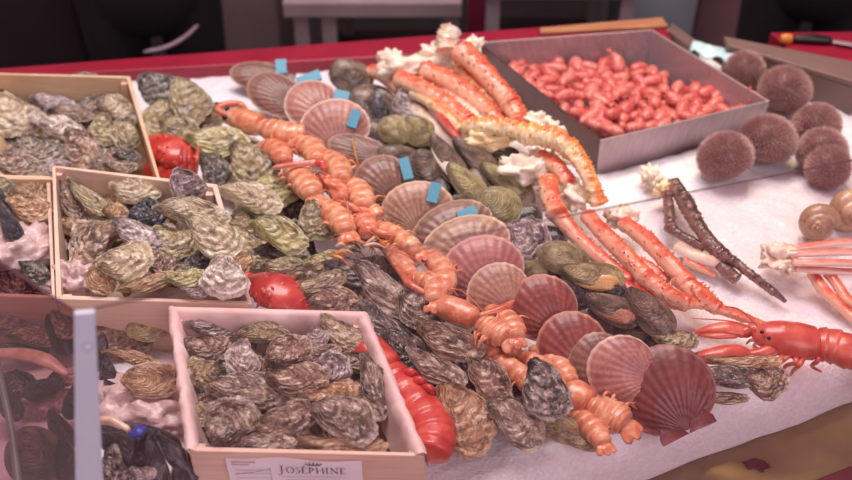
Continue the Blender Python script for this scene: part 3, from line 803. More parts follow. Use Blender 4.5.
# lower layers
rs = random.Random(11)
for nm, quad, z, cnt, mats, lb in (('A', ((0, 168), (150, 168), (122, 92), (0, 88)), .045, 16, ('oy_grey', 'oy_brown', 'oy_dark'), 'oyster in the lower layer of the back left crate, mostly covered by others'),
                                   ('B', ((72, 284), (236, 288), (206, 205), (68, 195)), .07, 16, ('oy_brown', 'oy_tan', 'oy_olive'), 'oyster in the lower layer of the tilted crate, mostly covered by others'),
                                   ('C', ((205, 440), (400, 443), (350, 330), (190, 325)), .05, 22, ('oy_brown', 'oy_dark', 'oy_grey'), 'oyster in the lower layer of the front crate, mostly covered by others')):
    k = int(math.sqrt(cnt)); k2 = cnt//k
    for i in range(k):
        for j in range(k2):
            u, v = (i+.5+rs.uniform(-.25, .25))/k, (j+.5+rs.uniform(-.25, .25))/k2
            p = Vector(quad[0]).lerp(Vector(quad[1]), u).lerp(Vector(quad[3]).lerp(Vector(quad[2]), u), v)
            s = 1.0 if nm != 'A' else .8
            S('oyster', p.x, p.y, 50*s, 30*s, rs.uniform(0, 360), z, rs.choice(mats), lb, group=lb.replace('oyster in', 'oysters in').split(',')[0], tilt=22)
# crate D + left zone
for a in [
 ('oyster', 8, 192, 34, 26, 60, .085, 'oy_olive', 'dark green oyster at the left edge of the ice filled crate'),
 ('oyster', 32, 192, 40, 20, 10, .085, 'oy_tan', 'tan oyster at the back board of the ice filled crate'),
 ('oyster', 28, 209, 46, 24, 8, .095, 'oy_tan', 'tan ridged oyster lying on the ice in the crate at the left edge'),
 ('mussel', 10, 225, 48, 20, 65, .10, 'mussel', 'large black mussel pointing down at the left edge of the ice filled crate'),
 ('mussel', 2, 205, 40, 16, 75, .105, 'mussel', 'black mussel cut off by the left edge above the ice'),
 ('flat', 118, 336, 74, 46, 8, .02, 'oy_brown', 'flat brown oyster on the ice just below the board of the tilted crate'),
 ('flat', 150, 325, 50, 34, -10, .035, 'oy_lime', 'yellow green flat oyster beside the left board of the front crate'),
 ('oyster', 130, 357, 56, 14, 12, .03, 'oy_tan', 'thin tan oyster on edge above the round flat oyster'),
 ('flat', 151, 380, 62, 38, 0, .045, 'oy_tan', 'round yellowish flat oyster with a knot, left of the front crate'),
 ('mussel', 108, 375, 38, 20, 80, .02, 'mussel', 'black mussel on the ice right of the white metal post'),
 ('mussel', 115, 390, 30, 14, 40, .018, 'mussel', 'small black mussel lying below another beside the white post'),
 ('mussel', 125, 432, 60, 24, 12, .055, 'mussel', 'black mussel at the top of the dark heap, under the pale claw'),
 ('mussel', 160, 440, 50, 24, 35, .055, 'mussel', 'black mussel right of the blue band in the lower left heap'),
 ('mussel', 130, 455, 56, 26, 70, .075, 'mussel', 'glossy mussel in the centre of the lower left heap'),
 ('oyster', 116, 468, 48, 34, 60, .07, 'oy_dark', 'dark brown rounded shell beside the foot of the white post'),
 ('mussel', 155, 466, 60, 26, 75, .08, 'mussel', 'big black mussel at the bottom of the lower left heap'),
 ('mussel', 182, 462, 50, 24, 60, .06, 'mussel', 'black mussel leaning on the front crate board in the lower left'),
 ('oyster', 142, 474, 26, 16, 10, .09, 'oy_mauve', 'small curled pale shell on the lower left mussel heap'),
 ('mussel', 180, 482, 50, 24, 85, .05, 'mussel', 'mussel cut by the bottom edge next to the front crate'),
 ('oyster', 12, 287, 50, 34, 30, .06, 'oy_dark', 'dark oyster seen through the top of the brown side glass'),
 ('oyster', 42, 305, 50, 26, 20, .05, 'oy_dark', 'dark oyster behind the brown glass, left of the white post top'),
 ('oyster', 12, 322, 48, 28, -20, .04, 'oy_mauve', 'mauve oyster behind the brown glass at the left edge'),
 ('mussel', 58, 335, 46, 22, 60, .03, 'mussel', 'black mussel behind the brown glass near the white post'),
 ('mussel', 20, 350, 60, 16, 5, .02, 'mussel', 'black mussel just above the long pinkish razor shell'),
 ('oyster', 18, 385, 50, 28, 20, .02, 'oy_dark', 'dark oyster below the pinkish razor shell'),
 ('oyster', 60, 380, 36, 20, -30, .02, 'oy_mauve', 'mauve oyster between razor shell and white post'),
 ('mussel', 60, 430, 46, 24, 60, .03, 'mussel', 'black mussel behind the brown glass in the lower left corner'),
 ('mussel', 66, 460, 50, 26, 80, .03, 'mussel', 'dark mussel at the bottom left beside the white post'),
 ('clam', 34, 455, 60, 62, 60, .03, 'clam_brown', 'large smooth brown clam behind the brown glass at the bottom left')]: S(*a)
for a in [
 ('oyster', 36, 275, 40, 24, 40, .07, 'oy_dark', 'dark oyster just under the sloping top edge of the side glass'),
 ('oyster', 64, 318, 40, 24, 70, .05, 'oy_brown', 'brown oyster behind the brown glass beside the post top'),
 ('oyster', 30, 336, 50, 20, 5, .035, 'oy_brown', 'flat brown oyster above the razor shell, behind the brown glass'),
 ('mussel', 44, 388, 44, 20, 160, .03, 'mussel', 'black mussel under the razor shell, behind the brown glass'),
 ('mussel', 8, 402, 44, 24, 60, .03, 'mussel', 'black mussel beside the teal glass edge'),
 ('mussel', 72, 402, 36, 18, 100, .03, 'mussel', 'black mussel beside the white post at mid height'),
 ('mussel', 100, 352, 40, 18, 100, .03, 'mussel', 'black mussel between white post and flat brown oyster'),
 ('mussel', 112, 445, 46, 20, 30, .07, 'mussel', 'black mussel just below the pale claw with the blue band'),
 ('mussel', 143, 450, 46, 20, 110, .08, 'mussel', 'black mussel below the blue band, in the middle of the heap'),
 ('mussel', 172, 452, 46, 20, 50, .075, 'mussel', 'black mussel at the upper right of the lower left heap'),
 ('clam', 88, 300, 34, 26, 20, .03, 'clam_brown', 'brown clam hidden behind the top of the white post')]: S(*a)
# razor shell
r = thing('razor_shell', 'long curved pinkish razor shell behind the brown side glass', 'razor clam', W(30, 362, .03))
for nm, dz in (('upper_shell', .006), ('lower_shell', -.002)):
    add_tube(nm, wp([(-12, 353, .045+dz), (20, 354, .048+dz), (45, 360, .046+dz), (68, 375, .04+dz)]), [.008, .011, .011, .004], 'crab_pale', r, flat=.4)

# loose oysters on the left and centre
G = 'oysters heaped between the crates and the langoustines'
for a in [
 ('oyster', 155, 88, 38, 32, 20, .06, 'oy_dark', 'dark grey green oyster in the back, beside the back left crate'),
 ('oyster', 191, 101, 46, 38, 70, .07, 'oy_olive', 'large yellow green oyster standing at the back, right of the dark one'),
 ('oyster', 156, 118, 36, 30, 100, .05, 'oy_olive', 'dark olive oyster touching the right board of the back left crate'),
 ('oyster', 178, 127, 38, 24, 20, .055, 'oy_olive', 'brown green oyster above the red lobster claw at the back'),
 ('oyster', 216, 141, 62, 30, 10, .075, 'oy_lime', 'broad bright olive oyster left of the langoustine heads'),
 ('oyster', 250, 167, 52, 40, 35, .07, 'oy_olive', 'wide olive oyster left of the small orange tails'),
 ('oyster', 213, 168, 34, 28, 50, .05, 'oy_dark', 'dark brown oyster between the lobster claw and the wide olive oyster'),
 ('oyster', 250, 196, 64, 28, 14, .085, 'oy_cream', 'cream and brown ridged oyster just right of the perched oyster'),
 ('oyster', 277, 192, 32, 46, 80, .065, 'oy_lime', 'green oyster standing beside the orange tails'),
 ('oyster', 279, 233, 60, 32, 22, .09, 'oy_lime', 'bright yellow green frilled oyster right of the tilted crate'),
 ('oyster', 316, 222, 40, 42, 50, .075, 'oy_olive', 'brown green craggy oyster right of the bright frilled one'),
 ('oyster', 242, 228, 34, 38, 60, .045, 'oy_olive', 'dark green oyster in the gap right of the tilted crate'),
 ('oyster', 282, 252, 54, 24, 6, .05, 'oy_dark', 'dark oyster underneath the bright frilled one'),
 ('oyster', 283, 267, 44, 22, 6, .06, 'oy_olive', 'plain olive oyster above the red claw behind the front crate'),
 ('oyster', 322, 263, 34, 22, -10, .065, 'oy_lime', 'small green white oyster just behind the glass edge'),
 ('oyster', 352, 272, 54, 26, 8, .06, 'oy_dark', 'dark grey oyster under the glass edge left of the langoustines'),
 ('oyster', 334, 301, 50, 30, 0, .07, 'oy_brown', 'brown mottled oyster behind the back right corner of the front crate'),
 ('oyster', 318, 285, 56, 22, -12, .06, 'oy_olive', 'grey green oyster above the brown mottled one'),
 ('oyster', 384, 293, 76, 32, 36, .08, 'oy_grey', 'grey white streaked oyster running down right from the glass edge'),
 ('oyster', 420, 309, 50, 40, 40, .075, 'oy_grey', 'greenish grey oyster below the curled langoustine'),
 ('oyster', 446, 340, 74, 32, 28, .085, 'oy_brown', 'long brown ridged oyster below the black eyed langoustine'),
 ('oyster', 382, 326, 66, 28, 42, .06, 'oy_dark', 'dark grey oyster by the right rim of the front crate'),
 ('oyster', 405, 350, 60, 34, 40, .055, 'oy_dark', 'grey dark oyster behind the red lobster tail'),
 ('oyster', 434, 368, 66, 26, 32, .065, 'oy_grey', 'grey brown oyster above the large orange brown one'),
 ('oyster', 467, 416, 78, 52, 64, .05, 'oy_tan', 'large orange brown oyster pointing down at the front edge of the heap'),
 ('oyster', 489, 380, 60, 38, 48, .065, 'oy_brown', 'mottled brown oyster left of the dark ringed one'),
 ('oyster', 543, 391, 62, 44, 58, .088, 'oy_dark', 'dark oyster with a white curved rim in front of the orange tails'),
 ('oyster', 516, 420, 66, 42, 35, .055, 'oy_grey', 'grey mottled oyster lying on the ice in the front row'),
 ('oyster', 566, 430, 76, 26, 18, .035, 'oy_olive', 'narrow green grey oyster tip at the front edge of the ice')]: S(*a, group=G)
rs = random.Random(5)
for (x, y) in ((170, 105), (200, 125), (235, 150), (232, 180), (262, 210), (300, 205), (300, 245), (255, 250), (340, 285), (310, 275), (365, 300), (400, 320), (420, 335), (460, 362), (440, 390), (500, 400), (530, 410), (470, 380), (375, 345), (365, 275), (395, 270)):
    S('oyster', x, y, 50, 32, rs.uniform(0, 360), .028, rs.choice(('oy_dark', 'oy_olive', 'oy_brown')), 'dark oyster at the bottom of the loose heap, showing only in the gaps', group='oysters at the bottom of the loose heap', tilt=22)
# middle right clams and mussels
for a in [
 (('clam', 351, 77, 46, 34, 20, .045, 'clam_brown', 'olive brown round clam behind the blue clipped scallops'), {}),
 (('mussel', 380, 112, 44, 20, 80, .05, 'mussel', 'black mussel in the dark cluster left of the pale clam'), {}),
 (('mussel', 368, 118, 40, 18, 60, .04, 'clam_brown', 'brown mussel at the left of the dark cluster by the clipped scallops'), {}),
 (('mussel', 392, 105, 40, 20, 40, .055, 'clam_brown', 'striped brown mussel on top of the dark cluster'), {}),
 (('oyster', 408, 103, 34, 32, 70, .06, 'oy_mauve', 'mauve grey oyster under the broken ends of the crab legs'), {}),
 (('clam', 395, 130, 36, 30, 10, .065, 'clam', 'yellow olive clam, left one of the pair below the dark cluster'), {}),
 (('clam', 418, 131, 38, 30, 30, .06, 'clam', 'yellow olive clam, right one of the pair below the dark cluster'), {}),
 (('clam', 398, 158, 50, 26, 8, .04, 'clam_brown', 'brown clam above the clipped brown scallops'), {}),
 (('clam', 424, 172, 44, 44, 70, .04, 'clam_brown', 'dark olive clam between clipped scallop and open mussel'), {}),
 (('mussel', 447, 160, 60, 26, 55, .06, 'clam_brown', 'dark open mussel with a white spot left of the crab meat'), dict(flesh='meat')),
 (('mussel', 466, 183, 52, 26, 42, .065, 'clam', 'olive beige mussel pointing at the big round clam'), {}),
 (('mussel', 478, 160, 66, 24, 38, .055, 'clam_brown', 'long olive mussel under the yellow crab meat'), {}),
 (('mussel', 505, 180, 60, 22, 30, .045, 'clam', 'long beige mussel below the white crab meat'), {}),
 (('clam', 497, 207, 50, 42, 15, .07, 'clam', 'large round olive clam with a pale centre below the crab meat'), {}),
 (('oyster', 527, 238, 50, 42, 30, .06, 'oy_mauve', 'grey purple craggy oyster under the glass edge'), {}),
 (('clam', 461, 201, 24, 16, 0, .05, 'clam_brown', 'small brown clam by the lowest blue clip'), {}),
 (('clam', 563, 258, 54, 34, 15, .065, 'clam', 'yellow olive ringed clam below the grey purple oyster'), {}),
 (('clam', 534, 270, 28, 20, 20, .05, 'clam', 'small yellow olive clam left of the open mussel'), {}),
 (('mussel', 592, 278, 66, 34, 8, .055, 'clam', 'open mussel with pale orange flesh facing up'), dict(gape=0, flesh='flesh')),
 (('mussel', 612, 309, 62, 30, 22, .055, 'clam_brown', 'dark open mussel with purple and orange flesh'), dict(flesh='flesh_p')),
 (('mussel', 649, 312, 64, 34, 45, .06, 'clam_brown', 'closed brown mussel right of the purple fleshed one'), {}),
 (('mussel', 620, 298, 50, 26, 30, .04, 'mussel', 'dark mussel underneath the two open ones'), {}),
 (('mussel', 582, 300, 66, 26, 35, .035, 'mussel', 'dark mussel along the top of the red scallops'), {}),
 (('oyster', 674, 341, 46, 22, 10, .04, 'oy_olive', 'small mussel shaped shell touching the lower lobster claw tip'), {}),
 (('mussel', 725, 376, 62, 24, 5, .04, 'oy_dark', 'dark crusted shell right of the foremost scallop'), {}),
 (('oyster', 742, 362, 74, 14, 2, .045, 'oy_tan', 'thin tan shell lying under the red lobster claw'), {}),
 (('oyster', 765, 383, 44, 32, 8, .04, 'oy_brown', 'brown blunt ended shell at the right of the front shells'), {}),
 (('oyster', 720, 398, 56, 12, 2, .02, 'oy_brown', 'thin brown shell edge on the ice right of the scallop hinge'), {})]: S(*a[0], **a[1])
rs = random.Random(15)
for (x, y) in ((370, 100), (395, 118), (415, 118), (380, 135), (420, 150), (440, 145), (455, 170), (440, 185), (470, 200), (485, 175), (500, 165), (520, 195), (520, 215), (505, 232), (545, 240), (550, 270), (575, 285), (605, 290), (595, 315), (635, 330), (655, 335), (480, 190), (540, 285), (560, 300)):
    S('clam', x, y, 46, 30, rs.uniform(0, 360), .024, rs.choice(('clam_brown', 'mussel', 'clam_brown')), 'dark shell at the bottom of the clam heap, showing only in the gaps', group='dark shells at the bottom of the clam heap', tilt=20)
# scallops
for a in [
 (('scallop', 262, 77, 60, 28, -170, .03, 'sc_brown', 'brown scallop furthest back with a grey blue clip'), dict(clip=(281, 67, 88, 14, 11))),
 (('scallop', 277, 95, 58, 40, -150, .045, 'sc_brown', 'mottled pinkish brown scallop at the back, left of the tilted blue clip'), dict(clip=(309, 79, -22, 24, 10))),
 (('scallop', 313, 105, 50, 50, -135, .05, 'sc_pink', 'pale pink scallop behind the red clipped one'), dict(clip=(341, 98, 12, 15, 14))),
 (('scallop', 335, 127, 66, 52, -100, .065, 'sc_pink', 'pinkish red scallop with a shiny blue clip at its right edge'), dict(clip=(354, 119, -72, 18, 10), tilt=40)),
 (('scallop', 362, 153, 66, 32, -160, .05, 'sc_brown', 'flat reddish brown scallop with a yellow band across it'), {}),
 (('scallop', 383, 182, 54, 52, -130, .06, 'sc_brown', 'fan ribbed brown scallop with a blue clip, right of the orange tails'), dict(clip=(406, 169, 75, 22, 10), tilt=35)),
 (('scallop', 418, 208, 68, 50, -95, .07, 'sc_tan', 'tan ribbed scallop with an upright blue clip in the middle of the row'), dict(clip=(434, 193, -75, 20, 11), tilt=38)),
 (('scallop', 452, 229, 80, 50, -120, .065, 'sc_brown', 'brown wavy edged scallop behind the tan ribbed one with the low blue clip'), dict(clip=(467, 214, -20, 20, 10))),
 (('scallop', 466, 244, 84, 52, -110, .075, 'sc_tan', 'tan strongly ribbed scallop lying across the glass edge'), {}),
 (('scallop', 482, 270, 80, 64, -110, .08, 'sc_rose', 'smooth rose coloured scallop just below the glass edge'), dict(tilt=36)),
 (('scallop', 498, 292, 60, 54, -130, .085, 'sc_tan', 'small ribbed greyish pink scallop in front of the smooth rose one'), dict(tilt=36)),
 (('scallop', 543, 308, 64, 64, -125, .075, 'sc_red', 'dark red ribbed scallop in the middle of the lower row'), dict(tilt=38)),
 (('scallop', 572, 346, 66, 66, -120, .065, 'sc_red', 'dull red smooth scallop, fourth from the front of the lower row'), dict(tilt=38)),
 (('scallop', 596, 363, 54, 60, -150, .06, 'sc_brown', 'brown speckled scallop behind the one with the cream rim'), dict(tilt=42)),
 (('scallop', 622, 370, 66, 66, -165, .065, 'sc_pink', 'pinkish tan scallop with a cream rim behind the foremost scallop'), dict(tilt=45)),
 (('scallop', 667, 391, 90, 88, -118, .05, 'sc_purple', 'foremost and largest scallop, purple red with its hinge ears on the ice'), dict(tilt=42))]: S(*a[0], **a[1])
r = thing('rubber_band', 'thin yellow rubber band across the flat reddish brown scallop', 'rubber band', W(355, 152, .07))
add_tube('band_loop', wp([(352, 138, .07), (355, 152, .078), (359, 167, .062)]), [.0016]*3, 'yellow', r, nu=6)

# ================================================================== LANGOUSTINES
langoustine([(258, 125), (272, 130), (288, 134), (306, 133)], 13, .085, 'large orange langoustine furthest back, its red head pointing left', head=[(222, 118), (235, 118), (248, 122), (262, 126)], mat='lang', claws=[[(228, 118, .07), (218, 108, .07), (238, 104, .07), (250, 112, .07)]], ant=[[(224, 117, .08), (205, 112, .06), (196, 118, .05)]], fan=False)
langoustine([(258, 150), (268, 148), (279, 152), (285, 163)], 11, .08, 'small curled orange tail left of the pink claw stick', mat='lang_red', fan=False)
langoustine([(288, 146), (300, 145), (313, 150), (317, 162)], 12, .085, 'rounded orange tail right behind the pink claw stick', fan=False, claws=[[(300, 138, .08), (312, 148, .10), (330, 150, .10)]])
langoustine([(318, 158), (329, 160), (339, 168), (341, 180)], 12, .09, 'fat orange tail touching the flat scallop with the yellow band', fan=False)
langoustine([(288, 168), (297, 175), (307, 186), (314, 196)], 13, .09, 'orange tail running down right below the pink claw stick', mat='lang', fan=True)
langoustine([(312, 180), (324, 181), (336, 188), (341, 200)], 10, .085, 'orange body with a red end in the centre of the langoustine heap', mat='lang_red', fan=False, claws=[[(318, 172, .09), (330, 184, .105), (348, 190, .10)], [(336, 200, .095), (350, 206, .10), (366, 214, .09)]], ant=[[(330, 180, .10), (345, 200, .115), (352, 225, .10)]])
langoustine([(340, 186), (351, 187), (361, 196), (363, 208)], 13, .08, 'pale orange tail left of the fan ribbed brown scallop', fan=False)
langoustine([(318, 206), (329, 210), (340, 220), (347, 232)], 13, .085, 'broad orange tail above the bundle of legs', fan=True)
langoustine([(348, 212), (358, 214), (366, 223), (368, 235)], 11, .08, 'glossy orange tail with pink end above the bundle of legs', mat='lang_red', fan=False, claws=[[(360, 222, .08), (378, 232, .10), (396, 236, .10)]], ant=[[(350, 215, .10), (380, 240, .11), (410, 270, .10)]])
langoustine([(366, 208), (374, 211), (379, 217)], 8, .08, 'small round orange tail left of the tan scallop', fan=False, segs=4)
langoustine([(372, 224), (388, 231), (404, 241), (420, 252)], 10, .085, 'long slim orange tail pointing to the curled langoustine', fan=True)
langoustine([(378, 240), (392, 250), (402, 262), (412, 276)], 10, .075, 'orange tail crossing under the glass edge', fan=False, claws=[[(392, 262, .08), (410, 284, .10), (432, 296, .095)]], ant=[[(390, 250, .09), (420, 262, .11), (450, 300, .10)]])
langoustine([(424, 254), (436, 262), (445, 276), (443, 292)], 12, .085, 'smooth orange tail left of the smooth rose scallop', fan=False)
langoustine([(404, 288), (418, 281), (434, 286), (434, 302)], 12, .09, 'curled langoustine tail with pale underside below the glass edge', fan=True)
langoustine([(478, 322), (492, 330), (506, 338)], 14, .09, 'striped orange tail beside the small ribbed scallop', head=[(424, 302), (440, 305), (456, 311), (476, 320)], claws=[[(470, 318, .085), (500, 310, .09), (515, 300, .09)]], ant=[[(428, 300, .09), (460, 290, .1), (500, 330, .1), (520, 340, .09)]])
langoustine([(486, 308), (500, 316), (512, 326), (516, 338)], 12, .08, 'striped orange tail tip touching the red ribbed scallop', fan=True)
langoustine([(494, 356), (512, 368), (530, 384), (545, 398)], 11, .065, 'long orange tail behind the mottled brown oyster', head=[(466, 338), (476, 343), (486, 349), (496, 357)], fan=False)
langoustine([(516, 354), (532, 362), (548, 372), (560, 388)], 11, .06, 'orange tail in the middle of the three above the dark ringed oyster', head=[(492, 343), (500, 346), (508, 350), (518, 355)], fan=False)
langoustine([(530, 348), (546, 356), (562, 368), (572, 382)], 10, .05, 'orange tail closest to the dull red scallop', fan=False)
langoustine([(588, 404), (602, 411), (616, 418), (626, 424)], 17, .045, 'big striped orange langoustine on the ice at the front of the scallops', head=[(560, 388), (568, 391), (576, 396), (590, 405)], fan=True)
langoustine([(568, 408), (582, 418), (594, 430), (604, 444)], 12, .04, 'striped orange tail on the ice left of the big langoustine', fan=True)
# leg bundle below the langoustines
rs = random.Random(8)
r = thing('langoustine', 'tangle of thin brown orange legs under the langoustine tails', 'langoustine', W(355, 243, .06))
for k in range(26):
    a = (rs.uniform(328, 378), rs.uniform(236, 256)); d = rs.uniform(-.6, .9); L = rs.uniform(12, 26)
    b = (a[0]+math.cos(d)*L, a[1]+math.sin(d)*L); z = rs.uniform(.07, .095)
    add_tube('leg', wp([(a[0], a[1], z), ((a[0]+b[0])/2, (a[1]+b[1])/2-4, z+.006), (b[0], b[1], z-.005)]), [.0028, .0022, .001], rs.choice(('crab_yel', 'crab_dark', 'crab_pale')), r, nu=6, M=10)
r = thing('claw_stick', 'thin pink claw with a red tip lying across the small orange tails', 'claw', W(300, 165, .11))
add_tube('claw_shaft', wp([(272, 168, .105), (298, 164, .112), (318, 162, .112)]), [.004, .0045, .005], 'snow', r, nu=10)
add_tube('claw_tip', wp([(316, 162, .112), (322, 164, .112), (324, 170, .108)]), [.006, .007, .004], 'lob', r, nu=10)

# ================================================================== LOBSTERS
def claw_at(root, P, rad, mat='lob', side=1):
    """P three world points: wrist, palm, tip"""
    add_tube('claw', P, [rad*.35, rad*.75, rad*1.0, rad*.85, rad*.5, rad*.12], mat, root, flat=.55, nu=18, M=30, spiny=.13)
    a, b, c = P[0], P[len(P)//2], P[-1]; d = (c-a).normalized(); s = d.cross(Vector((0, 0, 1))).normalized()*side
    add_tube('pincer', [b+s*rad*.5, b.lerp(c, .5)+s*rad*.95, c+s*rad*.5], [rad*.35, rad*.33, rad*.08], mat, root, flat=.6, nu=12, M=18)
def lobster_tail(label, path, rpx, z, legs=(), claws=()):
    P = wp([(x, y, z) for x, y in path]); m = P[len(P)//2]; r = rpx*mpp(m)
    root = thing('lobster', label, 'lobster', (m.x, m.y, 0))
    add_tube('tail', P, [r*.9, r, r*1.02, r*.96, r*.8], 'lob', root, segs=7, amp=.1, flat=.8, nu=22)
    return root, P, r
root, P, r = lobster_tail('red lobster tail lying against the right board of the front crate', [(385, 372), (404, 392), (424, 414), (434, 436), (430, 456)], 23, .05)
add_tube('carapace', wp([(352, 338, .06), (368, 352, .06), (388, 374, .055)]), [r*.5, r*.95, r*.95], 'lob', root, flat=.85, nu=20)
for k in range(3):
    add_tube('leg', wp([(398+k*9, 376+k*7, .05), (412+k*9, 372+k*8, .075), (424+k*6, 384+k*9, .04)]), [r*.2, r*.17, r*.08], 'lob', root, nu=10)
root = thing('lobster', 'red lobster claw showing between the tilted crate and the front crate', 'lobster', (W(275, 292).x, W(275, 292).y, 0))
claw_at(root, wp([(246, 280, .05), (270, 288, .06), (292, 303, .055), (318, 326, .03)]), 22*mpp(W(270, 290)), side=1)
add_tube('forearm', wp([(236, 272, .03), (248, 282, .05)]), [.012, .014], 'lob', root)
root = thing('lobster', 'bright red lobster between the back left crate and the olive oysters', 'lobster', (W(172, 158).x, W(172, 158).y, 0))
claw_at(root, wp([(150, 137, .06), (168, 148, .065), (182, 160, .06), (196, 180, .04)]), 19*mpp(W(170, 150)), side=-1)
for x0_, x1_ in ((188, 193), (196, 202), (180, 186)):
    add_tube('leg', wp([(x0_, 172, .06), (x0_+1, 158, .085), (x1_-4, 146, .08)]), [.004, .004, .002], 'lob', root, nu=8)
add_tube('carapace', wp([(150, 168, .02), (168, 172, .035), (186, 178, .035)]), [.02, .026, .024], 'lob', root, flat=.8)
# whole red lobster on the right
root = thing('lobster', 'whole red lobster lying on the ice at the right with its claws pointing left', 'lobster', (W(800, 345).x, W(800, 345).y, 0))
add_tube('carapace', wp([(752, 336, .042), (768, 336, .045), (792, 340, .045), (818, 344, .042)]), [.008, .02, .0265, .028, .025], 'lobster_coral', root, flat=.85, nu=22)
add_tube('tail', wp([(814, 343, .04), (832, 346, .042), (850, 352, .042), (874, 362, .03), (890, 378, .015)]), [.024, .0265, .026, .022, .014], 'lobster_coral', root, segs=6, amp=.12, flat=.85, nu=22)
for k in (-1, 0, 1):
    add_tube('tail_fan_blade', wp([(886, 376, .015), (896+6*k, 388-4*k, .01), (902+10*k, 398-8*k, .006)]), [.008, .014, .008], 'lobster_coral', root, flat=.25)
add_tube('arm', wp([(770, 332, .04), (752, 330, .035), (742, 334, .03)]), [.008, .009, .008], 'lobster_coral', root)
add_tube('arm', wp([(776, 348, .04), (762, 354, .035), (748, 356, .03)]), [.009, .01, .008], 'lobster_coral', root)
add_tube('claw', wp([(752, 334, .03), (738, 330, .032), (716, 328, .032), (692, 333, .02)]), [.007, .013, .012, .008, .002], 'lobster_coral', root, flat=.6)
add_tube('pincer', wp([(738, 335, .03), (714, 336, .028), (698, 335, .02)]), [.006, .005, .002], 'lobster_coral', root, flat=.7)
add_tube('claw', wp([(752, 355, .03), (736, 352, .034), (712, 354, .032), (684, 357, .02)]), [.007, .013, .013, .009, .002], 'lobster_coral', root, flat=.6)
add_tube('pincer', wp([(736, 359, .03), (712, 361, .028), (692, 359, .02)]), [.006, .006, .002], 'lobster_coral', root, flat=.7)
for i, (a, b, c, d) in enumerate((((786, 352), (778, 362), (772, 372), (774, 380)), ((796, 352), (786, 358), (776, 366), (768, 374)), ((806, 352), (800, 364), (794, 370), (790, 376)), ((815, 350), (818, 360), (812, 366), (822, 372)), ((778, 346), (764, 352), (754, 346), (762, 340)), ((784, 350), (774, 354), (762, 362), (752, 364)), ((792, 354), (796, 362), (786, 366), (782, 374)), ((772, 340), (762, 344), (752, 340), (746, 344)))):
    add_tube('leg', wp([(*a, .035), (*b, .038), (*c, .022), (*d, .006)]), [.004, .0036, .0028, .0014], 'lobster_coral', root, nu=8)
for pts in (((762, 333, .05), (735, 322, .06), (690, 318, .05)), ((762, 330, .05), (740, 310, .06), (720, 306, .04))):
    add_tube('antenna', wp(pts), [.002, .0012, .0007], 'lobster_coral', root, nu=6)
for dx in (0, 7):
    p = W(762+dx, 332+dx*.9, .062); v, f = blob(p.x, p.y, p.z, .0028, .0028, .0028, 0, 0, 10, 8); add_vf('eye', v, f, 'eye', root)

# ================================================================== CRAB LEGS
legset('king_crab_leg', 'thick red crab leg with a raised cream stub leaning on the steel tray', 'crab leg', [
  ([(447, 52, .135), (447, 40, .15), (452, 28, .165)], [10, 12, 9], 'crab_pale'),
  ([(460, 50, .14), (478, 66, .13), (498, 88, .115), (513, 106, .10)], [12, 12, 11, 10], 'crab'),
  ([(510, 104, .10), (518, 118, .09), (520, 134, .07)], [11, 10, 9], 'crab')], 'crab', spiny=.2, meats=[(474, 46, .12, 9, 8, 8)])
legset('king_crab_leg', 'red crab leg with orange tints second from the tray', 'crab leg', [
  ([(424, 70, .10), (444, 78, .10), (466, 92, .095), (490, 112, .085)], [10, 11, 11, 9]),
  ([(486, 110, .085), (500, 124, .075), (505, 138, .06)], [10, 9, 8])], 'crab', spiny=.22)
legset('king_crab_leg', 'orange crab leg with pale edge in the middle of the leg heap', 'crab leg', [
  ([(398, 78, .085), (420, 88, .09), (446, 104, .085), (470, 124, .075)], [9, 11, 11, 9]),
  ([(468, 122, .075), (484, 134, .065), (492, 146, .05)], [9, 8, 7])], 'crab', spiny=.22, meats=[(404, 70, .085, 22, 14, 13), (436, 58, .10, 16, 14, 13)])
legset('king_crab_leg', 'short red crab leg at the far back left of the leg heap', 'crab leg', [
  ([(370, 70, .05), (388, 78, .06), (406, 92, .06), (424, 108, .05)], [7, 9, 9, 6])], 'crab', spiny=.2, meats=[(392, 62, .06, 16, 10, 10)])
legset('king_crab_leg', 'pale cream crab leg running down beside the orange one', 'crab leg', [
  ([(412, 92, .08), (432, 102, .085), (450, 118, .08), (462, 132, .07)], [6, 8, 8, 6])], 'crab_yel', spiny=.2)
legset('king_crab_leg', 'thin bright red crab leg tip above the long olive mussel', 'crab leg', [
  ([(418, 90, .075), (432, 104, .08), (448, 126, .08), (466, 148, .07)], [3, 5, 5, 3])], 'lob', spiny=.1)
legset('king_crab_leg', 'spiny yellow orange crab leg arching over the white meat', 'crab leg', [
  ([(462, 126, .09), (486, 126, .10), (510, 128, .105), (532, 136, .105)], [8, 10, 10, 10]),
  ([(528, 134, .105), (552, 138, .11), (570, 148, .105)], [11, 12, 10]),
  ([(568, 146, .105), (582, 164, .10), (592, 184, .085), (600, 206, .06)], [10, 9, 8, 8])], 'crab_yel', spiny=.45,
  meats=[(486, 142, .075, 20, 10, 10, 'meat_y'), (537, 122, .085, 13, 10, 9), (551, 130, .085, 12, 7, 8), (525, 170, .06, 26, 16, 13), (545, 160, .06, 18, 12, 10), (573, 194, .05, 12, 18, 11)])
legset('king_crab_leg', 'orange red crab leg coming down left of the round meat lump', 'crab leg', [
  ([(548, 180, .07), (550, 196, .07), (558, 216, .065)], [10, 11, 10]),
  ([(556, 212, .06), (576, 236, .05), (604, 262, .045), (632, 284, .04)], [10, 9, 9, 8])], 'crab', spiny=.15)
